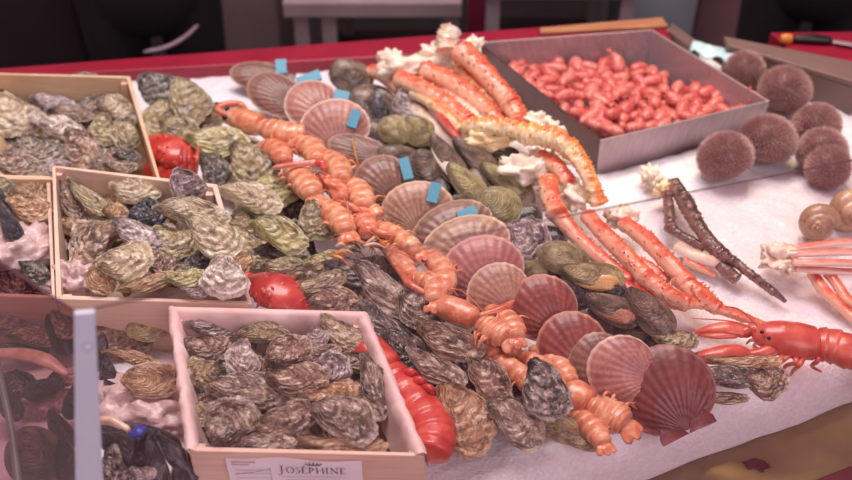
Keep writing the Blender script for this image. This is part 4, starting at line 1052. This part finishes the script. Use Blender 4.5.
legset('king_crab_leg', 'long coral crab leg running diagonally beneath the glass edge', 'crab leg', [
  ([(586, 214, .055), (604, 234, .06), (626, 256, .06), (648, 280, .055)], [8, 10, 10, 9]),
  ([(644, 276, .055), (664, 292, .05), (690, 304, .045)], [10, 10, 8]),
  ([(686, 303, .045), (712, 306, .04), (746, 322, .03)], [6, 6, 2])], 'crab', spiny=.16)
legset('king_crab_leg', 'coral crab leg nearest to the bare ice with its tip at the lobster', 'crab leg', [
  ([(622, 222, .05), (644, 238, .055), (668, 262, .055), (690, 286, .05)], [8, 10, 10, 9]),
  ([(678, 276, .05), (700, 296, .045), (720, 310, .04)], [10, 12, 7]),
  ([(716, 308, .04), (740, 316, .035), (768, 326, .03)], [6, 6, 3])], 'crab', spiny=.16, meats=[(622, 218, .04, 14, 12, 9)])
legset('king_crab_leg', 'short red crab leg lying deep beside the open mussels', 'crab leg', [
  ([(600, 262, .04), (630, 290, .04), (660, 300, .035), (688, 308, .03)], [9, 9, 8, 4])], 'lob', spiny=.2)
legset('brown_crab_leg', 'dark brown spotted crab leg lying alone on the ice, pointing down right', 'crab leg', [
  ([(672, 182, .035), (684, 200, .035), (696, 222, .035), (712, 246, .03)], [7, 9, 8, 7]),
  ([(708, 242, .03), (722, 254, .03), (734, 262, .025)], [8, 8, 5]),
  ([(732, 260, .025), (758, 280, .018), (776, 294, .012)], [5, 5, 4]),
  ([(774, 292, .012), (786, 302, .008)], [4, 2])], 'crab_dark', spiny=.3, meats=[(651, 176, .02, 9, 14, 9), (664, 189, .03, 9, 7, 7, 'meat_y')])
legset('brown_crab_leg', 'thinner dark brown crab leg with a bend left of the long one', 'crab leg', [
  ([(667, 192, .03), (669, 210, .03), (671, 230, .025)], [5, 6, 6]),
  ([(670, 228, .025), (686, 238, .022), (706, 248, .02)], [6, 5, 5])], 'crab_dark', spiny=.3, nu=12)
legset('pale_crab_leg', 'pale cream crab leg under the dark brown ones with a thin pinkish tip', 'crab leg', [
  ([(676, 246, .015), (694, 256, .018), (716, 262, .018), (732, 262, .018)], [6, 8, 7, 6]),
  ([(684, 260, .012), (700, 268, .01), (716, 276, .006)], [4, 4, 1.5], 'crab'),
  ([(720, 264, .018), (728, 272, .015), (738, 280, .012)], [6, 8, 6], 'crab_dark')], 'crab_pale', spiny=.1)
for i, (y0, y1, z, lb) in enumerate(((249, 242, .035, 'uppermost pink and white snow crab leg of the bundle at the right'), (254, 252, .045, 'second snow crab leg from the top of the bundle at the right'),
                                     (262, 263, .048, 'third snow crab leg from the top of the bundle at the right'), (268, 272, .035, 'lowest pink and white snow crab leg of the bundle at the right'))):
    legset('snow_crab_leg', lb, 'crab leg', [([(786+i*3, y0, z), (815, (y0+y1)/2, z+.004), (850, y1, z), (890, y1+2, z-.01)], [4.5, 5.2, 5.2, 4])], 'snow', spiny=0, flat=.7, group='snow crab legs bundled at the right', nu=12)
legset('crab_body_piece', 'lump of white crab meat joining the bundled snow crab legs', 'crab meat', [([(764, 252, .02), (776, 256, .026), (788, 260, .026)], [6, 10, 9])], 'crab_pale', spiny=.3, part='shell_piece', meats=[(778, 257, .032, 17, 15, 11), (790, 250, .03, 8, 7, 7), (788, 268, .03, 9, 7, 7)])
legset('snow_crab_leg', 'coral red crab leg hanging below the snow crab bundle, left one', 'crab leg', [([(812, 272, .025), (822, 288, .02), (836, 302, .015), (858, 322, .01)], [6, 7, 6, 5])], 'crab', spiny=.05)
legset('snow_crab_leg', 'coral red crab leg at the right edge below the snow crab bundle', 'crab leg', [([(828, 272, .03), (838, 286, .025), (848, 300, .02), (866, 312, .015)], [6, 6, 6, 5])], 'crab', spiny=.05)
for lb, pts, rr, mt, kw in (
  ('slim orange crab leg between the two thick red legs next to the tray', [(456, 66, .10), (474, 82, .10), (494, 102, .09), (506, 124, .07)], [6, 8, 8, 6], 'crab_yel', {}),
  ('pale pink crab leg beneath the gap in the middle of the leg heap', [(430, 84, .075), (452, 100, .08), (474, 116, .075), (498, 142, .06)], [7, 9, 9, 7], 'crab_pale', {}),
  ('pinkish crab leg stub behind the cream meat at the back of the leg heap', [(414, 62, .07), (430, 66, .08), (448, 78, .075)], [9, 10, 8], 'crab_pale', {}),
  ('short red crab leg end pressed against the lower end of the steel tray side', [(512, 108, .07), (524, 120, .07), (530, 134, .06)], [8, 9, 8], 'crab', {}),
  ('pale crab leg lying under the bright red tip', [(400, 92, .05), (424, 118, .055), (450, 140, .055), (478, 160, .05)], [7, 9, 8, 5], 'crab_pale', {}),
  ('orange crab leg piece below the spiny arched leg', [(540, 156, .07), (556, 166, .075), (570, 184, .065)], [8, 9, 7], 'crab', {}),
  ('deep coral crab leg joint between the two long coral legs', [(626, 258, .035), (648, 268, .04), (668, 284, .035)], [7, 8, 6], 'crab', {})):
    legset('king_crab_leg', lb, 'crab leg', [(pts, rr)], mt, spiny=.2)
# pale leg with blue band in the lower left heap
r = thing('crab_claw', 'pale slender claw with a dark blue band on the lower left mussel heap', 'claw', W(115, 425, .09))
add_tube('claw_shaft', wp([(98, 420, .095), (112, 421, .10), (130, 431, .095)]), [.005, .0055, .004], 'crab_pale', r, nu=10)
add_tube('blue_band', wp([(130, 436, .10), (138, 431, .103), (144, 426, .10)]), [.006, .009, .006], 'bluedark', r, nu=8, flat=.4)

# ================================================================== WHELKS
def whelk(label, px, py, L, z, ang):
    c = W(px, py, z); s = L*mpp(c)
    r = thing('whelk', label, 'whelk', c); r.rotation_euler = (0, -.35, ang)
    P = []; R = []; N = 90
    for i in range(N):
        t = i/(N-1); a = t*2*math.pi*3.4; g = (1-t)
        rr = .26*s*g**1.15; P.append(Vector((s*(t*.62-.2), math.cos(a)*rr, math.sin(a)*rr))); R.append(.27*s*g**1.05+.002)
    v, f, uv, b, u = tube(P, R, M=150, nu=18)
    mk('shell', v, f, MT['sw'], r, uv=uv, attr={'ridge': b})
    v, f = blob(-.30*s, .2*s, -.02*s, .10*s, .15*s, .13*s, 2, .2); mk('foot', v, f, MT['blackpl'], r)
MT['sw'] = shell_mat('whelk beige', (130, 92, 72), (186, 146, 116), (214, 182, 152), (228, 204, 180), rings=12, ridge=.2)
whelk('beige whelk with a dark opening standing above the snow crab legs', 818, 225, 40, .03, -2.0)
whelk('beige whelk cut by the right edge of the picture', 852, 214, 46, .03, -1.6)

# ================================================================== SEA URCHINS
def urchin_mesh(seed):
    rs = random.Random(seed); V = []; f = []; tip = []; n = 2200
    for i in range(n):
        zz = 1-2*(i+.5)/n; a = i*2.399963; r = math.sqrt(1-zz*zz)
        d = Vector((r*math.cos(a), r*math.sin(a), zz)); d2 = (d+Vector((rs.gauss(0, .13), rs.gauss(0, .13), rs.gauss(0, .13)))).normalized()
        if zz < -.75: continue
        s = d2.orthogonal().normalized(); q = d2.cross(s); k = len(V)
        for j in range(3):
            an = j*2.094; V.append(tuple(d*.8+(s*math.cos(an)+q*math.sin(an))*.026)); tip.append(.45)
        V.append(tuple(d*.8+d2*(.17+rs.uniform(0, .06)))); tip.append(1)
        f += [(k, k+1, k+3), (k+1, k+2, k+3), (k+2, k, k+3)]
    return V, f, tip
URM = []
for k in range(2):
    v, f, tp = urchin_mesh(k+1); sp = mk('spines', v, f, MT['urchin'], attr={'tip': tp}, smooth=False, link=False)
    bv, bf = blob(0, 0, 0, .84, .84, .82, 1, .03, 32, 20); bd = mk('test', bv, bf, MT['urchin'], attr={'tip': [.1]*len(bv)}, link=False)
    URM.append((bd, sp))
for i, (px, py, rr, lb) in enumerate([
  (745, 70, 22, 'round sea urchin furthest back, in the left of the pair by the taupe bin'),
  (785, 90, 28, 'dark round sea urchin directly in front of the taupe bin'),
  (767, 141, 31, 'largest sea urchin, in the middle of the group beside the tray corner'),
  (725, 157, 30, 'sea urchin at the front left of the group, nearest the steel tray front'),
  (816, 127, 27, 'sea urchin right of the largest one, near the bin corner'),
  (822, 152, 27, 'sea urchin in the right of the group, between two others'),
  (828, 167, 25, 'lowest sea urchin at the right, partly under the glass edge')]):
    g = W(px, py, 0); s = rr*mpp(g)*.94; c = W(px, py, s*.8)
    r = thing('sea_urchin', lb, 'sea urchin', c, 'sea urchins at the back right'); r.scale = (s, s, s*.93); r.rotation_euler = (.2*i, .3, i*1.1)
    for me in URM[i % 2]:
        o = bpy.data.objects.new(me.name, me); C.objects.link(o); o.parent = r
        if me.name.startswith('spines'): o['kind'] = 'stuff'

# ================================================================== LABEL ON FRONT CRATE
fl0, fl1 = cC[0], cC[1]; ux = (fl1-fl0).normalized(); dn = Vector((0, 0, -1)); nn = ux.cross(Vector((0, 0, 1))).normalized()
if nn.y > 0: nn = -nn
def onf(px, py, off=.0015):
    return hit(px, py, fl0+nn*off, nn)
def pan(a, b, off):       # along-board, down-board metres from reference point
    return REF+ux*a+dn*b+nn*off
REF = onf(226, 455.5)
s_ = mpp(REF); wv = 136*s_
V = []; f = []; NX_, NY_ = 16, 8
for i in range(NX_+1):
    for j in range(NY_+1):
        a = wv*i/NX_; b = .085*j/NY_-.004*(math.sin(i/NX_*5)*.5); V.append(tuple(pan(a, b, .0035+.0015*math.sin(i*.7)+.001*math.sin(j*1.3))))
for i in range(NX_):
    for j in range(NY_):
        q = i*(NY_+1)+j; f.append((q, q+1, q+NY_+2, q+NY_+1))
pl = mk('paper_label', V, f, MT['white_paper'], crC, org=crC.location)
pl['label'] = 'white paper label reading JOSÉPHINE under a small crown'
def strokes(name, polys, mat, off=.0065):
    V = []; f = []
    for (a0, b0, a1, b1, w) in polys:
        d = Vector((a1-a0, b1-b0)); d.normalize(); p = Vector((-d.y, d.x))*w/2; k = len(V)
        for (x, y) in ((a0+p.x, b0+p.y), (a1+p.x, b1+p.y), (a1-p.x, b1-p.y), (a0-p.x, b0-p.y)): V.append(tuple(pan(x, y, off)))
        f += [(k, k+1, k+2, k+3)]
    o = mk(name, V, f, MT[mat], pl, org=None, smooth=False)
    o.data.transform(Matrix.Translation(-crC.location)); return o
ch = .0135; polys = []
def ell(cx, cy, rx, ry, a0, a1, w0, w1, n=14):
    out = []
    for i in range(n):
        t0 = math.radians(a0+(a1-a0)*i/n); t1 = math.radians(a0+(a1-a0)*(i+1)/n)
        w = w0+(w1-w0)*abs(math.cos((t0+t1)/2)); out.append((cx+rx*math.cos(t0), cy+ry*math.sin(t0), cx+rx*math.cos(t1), cy+ry*math.sin(t1), w))
    return out
TK, TN = .0014, .0006
def letter(c, x, h, y):       # y = baseline (down positive)
    L = []; t = y-h; w = h*.62
    def ser(xx, yy): L.append((xx-h*.14, yy, xx+h*.14, yy, TN))
    if c == 'J': L += [(x+w*.5, t, x+w*.5, y+h*.05, TK)]+ell(x+w*.15, y+h*.05, w*.35, h*.2, 0, 140, TN, TK, 8); ser(x+w*.5, t)
    if c == 'O': w = h*.86; L += ell(x+w/2, y-h/2, w*.45, h*.48, 0, 360, TN, TK, 26)
    if c == 'S': w = h*.5; L += ell(x+w/2, y-h*.74, w*.4, h*.24, -30, -270, TN, TN*1.2, 12)+ell(x+w/2, y-h*.26, w*.42, h*.25, -90, 150, TN, TK, 12)
    if c in 'EÉ':
        L += [(x+h*.14, t, x+h*.14, y, TK), (x, t, x+w*.9, t, TN), (x+h*.14, y-h*.5, x+w*.7, y-h*.5, TN), (x, y, x+w*.95, y, TN), (x+w*.9, t, x+w*.9, t+h*.2, TN), (x+w*.95, y, x+w*.95, y-h*.2, TN)]
        if c == 'É': L += [(x+w*.35, t-h*.14, x+w*.65, t-h*.38, TN*1.3)]
    if c == 'P': L += [(x+h*.14, t, x+h*.14, y, TK)]+ell(x+h*.16, t+h*.28, w*.62, h*.28, -90, 90, TN, TK, 10); ser(x+h*.14, y); ser(x+h*.08, t)
    if c == 'H': w = h*.8; L += [(x+h*.14, t, x+h*.14, y, TK), (x+w, t, x+w, y, TK), (x+h*.14, y-h*.5, x+w, y-h*.5, TN)]; [ser(a, b) for a in (x+h*.14, x+w) for b in (t, y)]
    if c == 'I': L += [(x+h*.14, t, x+h*.14, y, TK)]; ser(x+h*.14, t); ser(x+h*.14, y)
    if c == 'N': w = h*.78; L += [(x+h*.14, t, x+h*.14, y, TN), (x+h*.1, t, x+w, y, TK), (x+w, t, x+w, y, TN)]; ser(x+h*.14, y); ser(x+h*.08, t); ser(x+w, t)
    return L
A0 = 52*s_; AW = 69*s_; BL = 18.2*s_
adv = dict(J=.72, O=1.02, S=.68, É=.78, P=.82, H=1.1, I=.5, N=1.1, E=.78)
tot = sum(adv[c]*(1.25 if i == 0 else 1) for i, c in enumerate('JOSÉPHINE')); hh = AW/tot; x = A0
for i, c in enumerate('JOSÉPHINE'):
    h = hh*(1.25 if i == 0 else 1); polys += letter(c, x, h, BL); x += adv[c]*h
strokes('brand_lettering', polys, 'ink')
cr = []; cx_ = 88*s_; cy_ = 3.6*s_
for k in range(-2, 3):
    cr += [(cx_+k*3.2*s_, cy_+1.5*s_-abs(k)*.1*s_, cx_+k*4.2*s_, cy_-2.4*s_+abs(k)*.8*s_, .0013)]
cr += [(cx_-6.5*s_, cy_+2*s_, cx_+6.5*s_, cy_+2*s_, .0016), (cx_-8*s_, cy_-1*s_, cx_-6*s_, cy_+2*s_, .001), (cx_+8*s_, cy_-1*s_, cx_+6*s_, cy_+2*s_, .001)]
strokes('crown_emblem', cr, 'ink')
sm = []; rs = random.Random(2)
for row in range(2):
    x = 6*s_
    while x < (30 if row == 0 else 22)*s_:
        sm.append((x, (3+row*4)*s_, x+.8*s_, (1.6+row*4+rs.uniform(0, 2))*s_, .0011)); sm.append((x+.8*s_, (1.6+row*4)*s_, x+1.4*s_, (3.4+row*4)*s_, .0009)); x += 2.2*s_
strokes('small_print', sm, 'ink_r')
ln = []
for b in (14, 19, 25, 31, 37, 43): ln.append((8*s_, b*s_*1.1, 44*s_, (b-1)*s_*1.1, .0006))
ln += [(8*s_, 22*s_, 26*s_, 18*s_, .0007), (26*s_, 18*s_, 44*s_, 13*s_, .0007), (52*s_, 24*s_, 120*s_, 23*s_, .0006), (58*s_, 29*s_, 116*s_, 28.5*s_, .0006), (60*s_, 36*s_, 112*s_, 36*s_, .0008), (44*s_, 11*s_, 44*s_, 60*s_, .0005)]
strokes('ruled_lines', ln, 'ink_l')

# ================================================================== GLASS GUARD
zt_ = .40
gA = W(90, 309, zt_); gB = W(1000, 131.5, zt_)
gd = (gB-gA).normalized()
def base_pt(p):      # foot of the guard: shifted outwards and down
    out = Vector((gd.y, -gd.x, 0))
    return Vector((p.x, p.y, 0))+out*.055+Vector((0, 0, -.077))
bA_ = base_pt(gA)-gd*.10; bB_ = base_pt(gB)
gn = (bB_-gA).cross(bA_-gA).normalized()*.003
v = [gA-gn, gB-gn, bB_-gn, bA_-gn, gA+gn, gB+gn, bB_+gn, bA_+gn]
ff = [(0, 1, 2, 3), (7, 6, 5, 4), (0, 4, 5, 1), (1, 5, 6, 2), (2, 6, 7, 3), (3, 7, 4, 0)]
root = thing('glass_guard', 'clear leaning glass guard across the front of the display', 'glass guard', (bA_.x, bA_.y, bA_.z))
mk('glass_pane', [tuple((gA+bA_*0)), tuple(gB), tuple(bB_), tuple(bA_)], [(0, 1, 2, 3)], MT['glass'], root, org=root.location, smooth=False)
add_tube('glass_edge', [gA, gB], [.0008, .0008], 'glass_edge', root, nu=6, M=4, roundcap=False, under=False)
# brown side pane, left
hA = gA-gd*.012; hB = W(-40, 235, zt_)
hbB = Vector((hB.x-.12, hB.y-.05, -.02)); hbA = bA_-gd*.012
root2 = thing('side_glass', 'brown tinted side glass with a teal inner edge at the lower left corner', 'glass guard', (hbA.x, hbA.y, hbA.z))
mk('glass_pane', [tuple(hA), tuple(hB), tuple(hbB), tuple(hbA)], [(0, 1, 2, 3)], MT['glass_br'], root2, org=root2.location, smooth=False)
add_tube('glass_edge', [hA, hB], [.0015, .0015], 'glass_edge', root2, nu=6, M=4, roundcap=False, under=False)
e = [hit(0, 372, hA, Vector((0, -1, .2)))]
add_tube('teal_edge', wp([(-6, 350, .14), (4, 395, .13), (12, 435, .12), (19, 490, .11)]), [.004]*4, 'tealedge', root2, nu=8, under=False, roundcap=False)
# white post following the guard's left end
zp = lambda px, py: hit(px, py, gA-gn*2, gn.normalized())
q = [zp(74, 310), zp(95, 308), zp(106, 540), zp(76, 540)]
nrm = gn.normalized(); nrm = nrm if nrm.y < 0 else -nrm
v, f = quadbox([p for p in q], [p+nrm*.006 for p in q])
root = thing('metal_post', 'white aluminium strip with a rivet joining the two glass panes', 'post', tuple(q[3]))
bev(mk('strip', v, f, MT['alu'], root, org=root.location, smooth=False), .001)
p = zp(87, 342)+nrm*.008
v, f = blob(p.x, p.y, p.z, .0045, .003, .0045, 0, 0, 14, 8); add_vf('rivet', v, f, 'alu', root)

# ================================================================== BACKGROUND
def bgbox(name, label, cat, x0, x1, y0, y1, z0, z1, mat, b=.006):
    o = mk(name, *box(x0-(x0+x1)/2, x1-(x0+x1)/2, y0-(y0+y1)/2, y1-(y0+y1)/2, 0, z1-z0), MT[mat], smooth=False); o.location = ((x0+x1)/2, (y0+y1)/2, z0)
    bev(o, b); tag(o, label, cat); return o
def wx(px, y, z): return (px-426)/F*((y)*cP+(H-z)*sP)
# work table
def table(label, px0, px1, y0, y1, zt, legs, mat='grey', shelf=True):
    a, b = wx(px0, y0, zt), wx(px1, y0, zt)
    r = thing('work_table', label, 'table', ((a+b)/2, (y0+y1)/2, -.85)); org = r.location
    v, f = box(a, b, y0, y1, zt-.045, zt); bev(mk('table_top', v, f, MT[mat], r, org=org, smooth=False), .004)
    for lx in legs:
        x = wx(lx, y0+.03, zt)
        for yy in (y0+.03, y1-.05):
            v, f = box(x-.02, x+.02, yy-.02, yy+.02, -.85, zt-.045); mk('leg', v, f, MT[mat], r, org=org, smooth=False)
    if shelf:
        v, f = box(a+.04, b-.04, y0+.1, y1-.02, -.55, -.52); mk('shelf', v, f, MT['dark'], r, org=org, smooth=False)
    return r
table('grey steel work table behind the counter, left of the red post', 282, 462, 2.44, 3.1, -.135, (300, 328, 452))
table('grey steel work table behind the counter, right of the red post', 486, 640, 2.62, 3.2, -.16, (494, 630))
a = bgbox('cabinet', 'grey cabinet side beside the person on the left', 'cabinet', wx(204, 2.75, -.1), wx(270, 2.75, -.1), 2.75, 3.1, -.85, .10, 'grey_d')
a = bgbox('cabinet', 'tall dark cabinet at the far left behind the crate', 'cabinet', -1.6, wx(52, 2.7, 0), 2.7, 3.2, -.85, .4, 'dark')
a = bgbox('fridge', 'grey teal appliance behind the yellow lit end of the rim', 'appliance', wx(632, 2.9, -.2), wx(706, 2.9, -.2), 2.9, 3.4, -.85, .3, 'teal')
o = mk('curtain', *quadbox([(wx(700, 3.0, -.4), 3.0, -.85), (wx(775, 3.0, -.4), 3.0, -.85), (wx(775, 3.0, -.4), 3.03, -.85), (wx(700, 3.0, -.4), 3.03, -.85)], [(wx(700, 3.0, -.4), 3.0, .8), (wx(775, 3.0, -.4), 3.0, .8), (wx(775, 3.0, -.4), 3.03, .8), (wx(700, 3.0, -.4), 3.03, .8)]), MT['pinkwall'], smooth=False)
tag(o, 'dusty pink curtain between the appliance and the person in black on the right', 'curtain')
x = wx(477, 2.25, -.05)
r = thing('tent_post', 'dark red square post standing behind the rim of the counter', 'post', (x, 2.27, -.85))
v, f = box(x-.022, x+.022, 2.25, 2.29, -.85, 1.4); bev(mk('shaft', v, f, MT['post'], r, org=r.location, smooth=False), .003)
v, f = box(x-.05, x+.05, 2.22, 2.32, -.85, -.84); mk('foot_plate', v, f, MT['post'], r, org=r.location, smooth=False)
# things on the tables
def jar(label, px, y, z, r_, h, mat, cat='jar', name='jar'):
    x = wx(px, y, z); R = thing(name, label, cat, (x, y, z))
    v, f, *_ = tube([Vector((0, 0, 0.001)), Vector((0, 0, h*.5)), Vector((0, 0, h))], [r_, r_*1.02, r_*.96], nu=20, M=8); mk('body', v, f, MT[mat], R)
    v, f, *_ = tube([Vector((0, 0, h)), Vector((0, 0, h*1.18))], [r_*.9, r_*.86], nu=20, M=6); mk('lid', v, f, MT['grey'], R)
jar('red tub standing on the left work table', 311, 2.60, -.135, .045, .09, 'red')
jar('pale tub standing on the left work table', 352, 2.62, -.135, .03, .06, 'cyanw')
jar('second pale tub right of the first on the left work table', 376, 2.66, -.135, .03, .055, 'cyanw')
jar('dark red tub at the right end of the left work table', 412, 2.64, -.135, .04, .06, 'redd')
p = (wx(540, 2.5, -.22), 2.62, -.30)
o = mk('melon', *blob(0, 0, 0, .06, .06, .055, 2, .05), MT['pinkwall']); o.location = (p[0], 2.78, -.462); tag(o, 'round dusty pink bundle on the shelf under the right work table', 'bundle'); o.name = 'bundle'
# yellow end and brown piece right of the tray, pale cyan wrap
v, f = slab([W(668, 30, .03), W(694, 50, .03), W(702, 44, .03), W(672, 22, .03)], -.05, .03)
o = mk('wooden_block', v, f, MT['bin'], smooth=False); bev(o, .003); tag(o, 'small brown block beyond the right corner of the steel tray', 'block')
cc = W(712, 51, .045); V = []; f = []
for i in range(9):
    for j in range(5):
        u_, v_ = i/8-.5, j/4-.5
        V.append((cc.x+u_*.075+v_*.02, cc.y-u_*.05+v_*.05, cc.z+.008*math.sin(i*1.4)*math.cos(j*1.2)))
for i in range(8):
    for j in range(4):
        q_ = i*5+j; f.append((q_, q_+5, q_+6, q_+1))
o = mk('plastic_wrap', V, f, MT['cyanw']); sm_ = o.modifiers.new('s', 'SOLIDIFY'); sm_.thickness = .002
tag(o, 'crumpled shiny pale cyan plastic between the tray and the taupe bin', 'plastic wrap')
# taupe bin
b4 = [W(729, 45, .065), W(864, 84, .065), W(868, 64, .065), W(725, 36, .065)]
r = thing('storage_bin', 'taupe rectangular bin behind the sea urchins', 'bin', (b4[0].x, b4[0].y, 0)); ct = sum(b4, Vector())/4
lo = [Vector((p.x+(ct.x-p.x)*.05, p.y+(ct.y-p.y)*.05, -.03)) for p in b4]
v, f = quadbox(lo, [p-Vector((0, 0, .012)) for p in b4]); bev(mk('bin_body', v, f, MT['bin'], r, org=r.location, smooth=False), .004)
v, f = quadbox([p-Vector((0, 0, .012)) for p in [q+(q-ct)*.02 for q in b4]], [q+(q-ct)*.02 for q in b4]); bev(mk('lid', v, f, MT['bin_l'], r, org=r.location, smooth=False), .003)
v, f = slab([W(796, 55, .05), W(980, 92, .05), W(980, 30, .05), W(770, 32, .05)], .01, .05)
o = mk('red_shelf', v, f, MT['red'], smooth=False); bev(o, .003); tag(o, 'glossy red shelf behind the taupe bin under the knife', 'shelf')
r = thing('knife', 'knife with a black handle and an orange end lying on the red shelf', 'knife', W(810, 40, .08))
add_tube('handle', wp([(792, 39, .058), (812, 39, .060), (832, 41, .058)]), [.008, .011, .009], 'blackpl', r, nu=12, under=False)
add_tube('handle_end', wp([(780, 39, .059), (786, 39, .059), (792, 39, .059)]), [.009, .012, .010], 'cork', r, nu=12, under=False)
add_tube('blade', wp([(832, 41, .058), (850, 44, .058), (875, 48, .056)]), [.008, .010, .002], 'steel', r, nu=10, flat=.15, under=False)
# meat juice stain on the ledge
p = W(757, 465, -.078); v, f = blob(p.x, p.y, p.z, .016, .010, .0016, 4, .5, 24, 8)
o = mk('juice_spot', v, f, MT['redd']); tag(o, 'small dark red drop of juice on the steel ledge', 'stain')

# ================================================================== PEOPLE (mostly above the frame)
def skinned(name, joints, edges, mat, root, sub=2):
    me = bpy.data.meshes.new(name); me.from_pydata([j[:3] for j in joints], edges, []); o = bpy.data.objects.new(name, me); C.objects.link(o); o.parent = root
    md = o.modifiers.new('skin', 'SKIN'); md.use_smooth_shade = True
    for i, j in enumerate(joints):
        rr = j[3]; o.data.skin_vertices[0].data[i].radius = (rr, j[4] if len(j) > 4 else rr)
    o.data.skin_vertices[0].data[0].use_root = True
    s = o.modifiers.new('sub', 'SUBSURF'); s.levels = sub; s.render_levels = sub
    me.materials.append(MT[mat]); return o
def person(label, loc, rot):
    r = thing('person', label, 'person', loc); r.rotation_euler = (0, 0, rot)
    # pelvis root, spine, neck, head, legs, arms
    J = [(0, 0, .95, .13, .10), (0, 0, 1.12, .12, .09), (0, 0, 1.32, .15, .10), (0, 0, 1.45, .07, .06), (0, .0, 1.52, .05, .05), (0, -.01, 1.60, .075, .085), (0, -.01, 1.70, .07, .085)]
    E = [(0, 1), (1, 2), (2, 3), (3, 4), (4, 5), (5, 6)]
    for s in (-1, 1):
        k = len(J); J += [(s*.10, 0, .88, .085), (s*.11, -.01, .5, .055), (s*.11, .01, .09, .04), (s*.12, -.13, .04, .035)]; E += [(0, k), (k, k+1), (k+1, k+2), (k+2, k+3)]
        k = len(J); J += [(s*.19, 0, 1.42, .055), (s*.26, -.02, 1.15, .04), (s*.20, -.22, 1.02, .03), (s*.17, -.30, .99, .03, .018)]; E += [(2, k), (k, k+1), (k+1, k+2), (k+2, k+3)]
        h = k+3
        for q in range(4):
            k = len(J); x = s*(.135+.022*q); J += [(x, -.36, .985, .009), (x, -.40+.01*abs(q-1.5), .965, .008), (x, -.415+.01*abs(q-1.5), .94, .007)]; E += [(h, k), (k, k+1), (k+1, k+2)]
        k = len(J); J += [(s*.125, -.32, .98, .010), (s*.105, -.35, .965, .009)]; E += [(h, k), (k, k+1)]
    skinned('body', J, E, 'skin', r)
    v, f = blob(0, .01, 1.70, .085, .10, .085, 3, .1); mk('hair', v, f, MT['hair'], r)
    for s in (-1, 1):
        v, f = blob(s*.03, -.092, 1.655, .011, .008, .008, 0, 0, 10, 8); mk('eye', v, f, MT['eye'], r)
    v, f = blob(0, -.105, 1.625, .013, .018, .02, 0, 0, 12, 8); mk('nose', v, f, MT['skin'], r)
    v, f = blob(0, -.092, 1.585, .024, .008, .007, 0, 0, 12, 8); mk('mouth', v, f, MT['pinkwall'], r)
    J = [(0, 0, 1.15, .155, .12), (0, 0, 1.0, .175, .135), (0, 0, .86, .19, .15), (0, 0, 1.34, .18, .12), (0, 0, 1.46, .08, .07), (0, 0, .60, .20, .16)]; E = [(0, 1), (1, 2), (0, 3), (3, 4), (2, 5)]
    for s in (-1, 1):
        k = len(J); J += [(s*.20, 0, 1.42, .075), (s*.27, -.02, 1.15, .06), (s*.21, -.21, 1.03, .048)]; E += [(3, k), (k, k+1), (k+1, k+2)]
    skinned('jacket', J, E, 'black', r)
    for s in (-1, 1):
        skinned('trouser_leg', [(s*.095, 0, .92, .115), (s*.105, -.01, .5, .085), (s*.11, .01, .10, .065)], [(0, 1), (1, 2)], 'black', r)
        v, f = blob(s*.115, -.06, .045, .05, .14, .045, 1, .05); mk('shoe', v, f, MT['blackpl'], r)
    return r
x = wx(142, 2.42, -.08)
pr = person('person in a black jacket with a light hem stripe behind the back left crate', (x, 2.46, -.85), .25)
add_s = [(x_, y_, z_) for x_, y_, z_ in ((-.03, -.195, .655), (.03, -.19, .66), (.08, -.175, .675), (.12, -.15, .695))]
v, f, *_ = tube([Vector(p) for p in add_s], [.005, .006, .006, .005], nu=10, flat=1, M=20); mk('hem_stripe', v, f, MT['stripe'], pr)
x = wx(835, 2.5, .0)
person('person in black clothes at the far right behind the bin', (x, 2.55, -.85), -.3)

# ================================================================== LIGHT AND CAMERA
def area(name, loc, target, size, power, col, sy=None):
    l = bpy.data.lights.new(name, 'AREA'); l.size = size; l.energy = power; l.color = col
    if sy: l.shape = 'RECTANGLE'; l.size_y = sy
    o = bpy.data.objects.new(name, l); C.objects.link(o); o.location = loc
    o.rotation_euler = (Vector(target)-Vector(loc)).to_track_quat('-Z', 'Y').to_euler(); return o
area('awning_light', (-.2, 1.9, 2.6), (0, 1.2, 0), 1.8, 72, (1, .94, .92), 1.0)
area('street_light', (1.2, -1.7, 2.0), (.2, .9, 0), 2.0, 44, (.96, .93, 1.0))
s = bpy.data.lights.new('stall_lamp', 'SPOT'); s.energy = 40; s.color = (1, .82, .36); s.spot_size = math.radians(42); s.spot_blend = 1; s.shadow_soft_size = .12
o = bpy.data.objects.new('stall_lamp', s); C.objects.link(o); o.location = (.75, 2.2, 1.6); o.rotation_euler = (Vector((.50, 1.42, 0))-Vector((.75, 2.2, 1.6))).to_track_quat('-Z', 'Y').to_euler()
w = bpy.data.worlds.new('market_haze'); sc.world = w; w.use_nodes = True
bg = w.node_tree.nodes['Background']; bg.inputs[0].default_value = (.86, .60, .63, 1); bg.inputs[1].default_value = .50
cam = bpy.data.cameras.new('camera'); co = bpy.data.objects.new('camera', cam); C.objects.link(co); sc.camera = co
co.location = CAM; co.rotation_euler = (math.pi/2-PITCH, 0, 0)
cam.sensor_width = 36; cam.lens = 36*F/852; cam.clip_start = .02
cam.dof.use_dof = True; cam.dof.focus_distance = 1.27; cam.dof.aperture_fstop = 3.2
sc.view_settings.view_transform = 'Standard'; sc.view_settings.look = 'None'; sc.view_settings.exposure = 0; sc.view_settings.gamma = 1
for lb, ns in LABELS.items():
    if len(ns) > 1 and not all(bpy.data.objects[n].get('group') for n in ns): print('DUP LABEL', lb, ns)
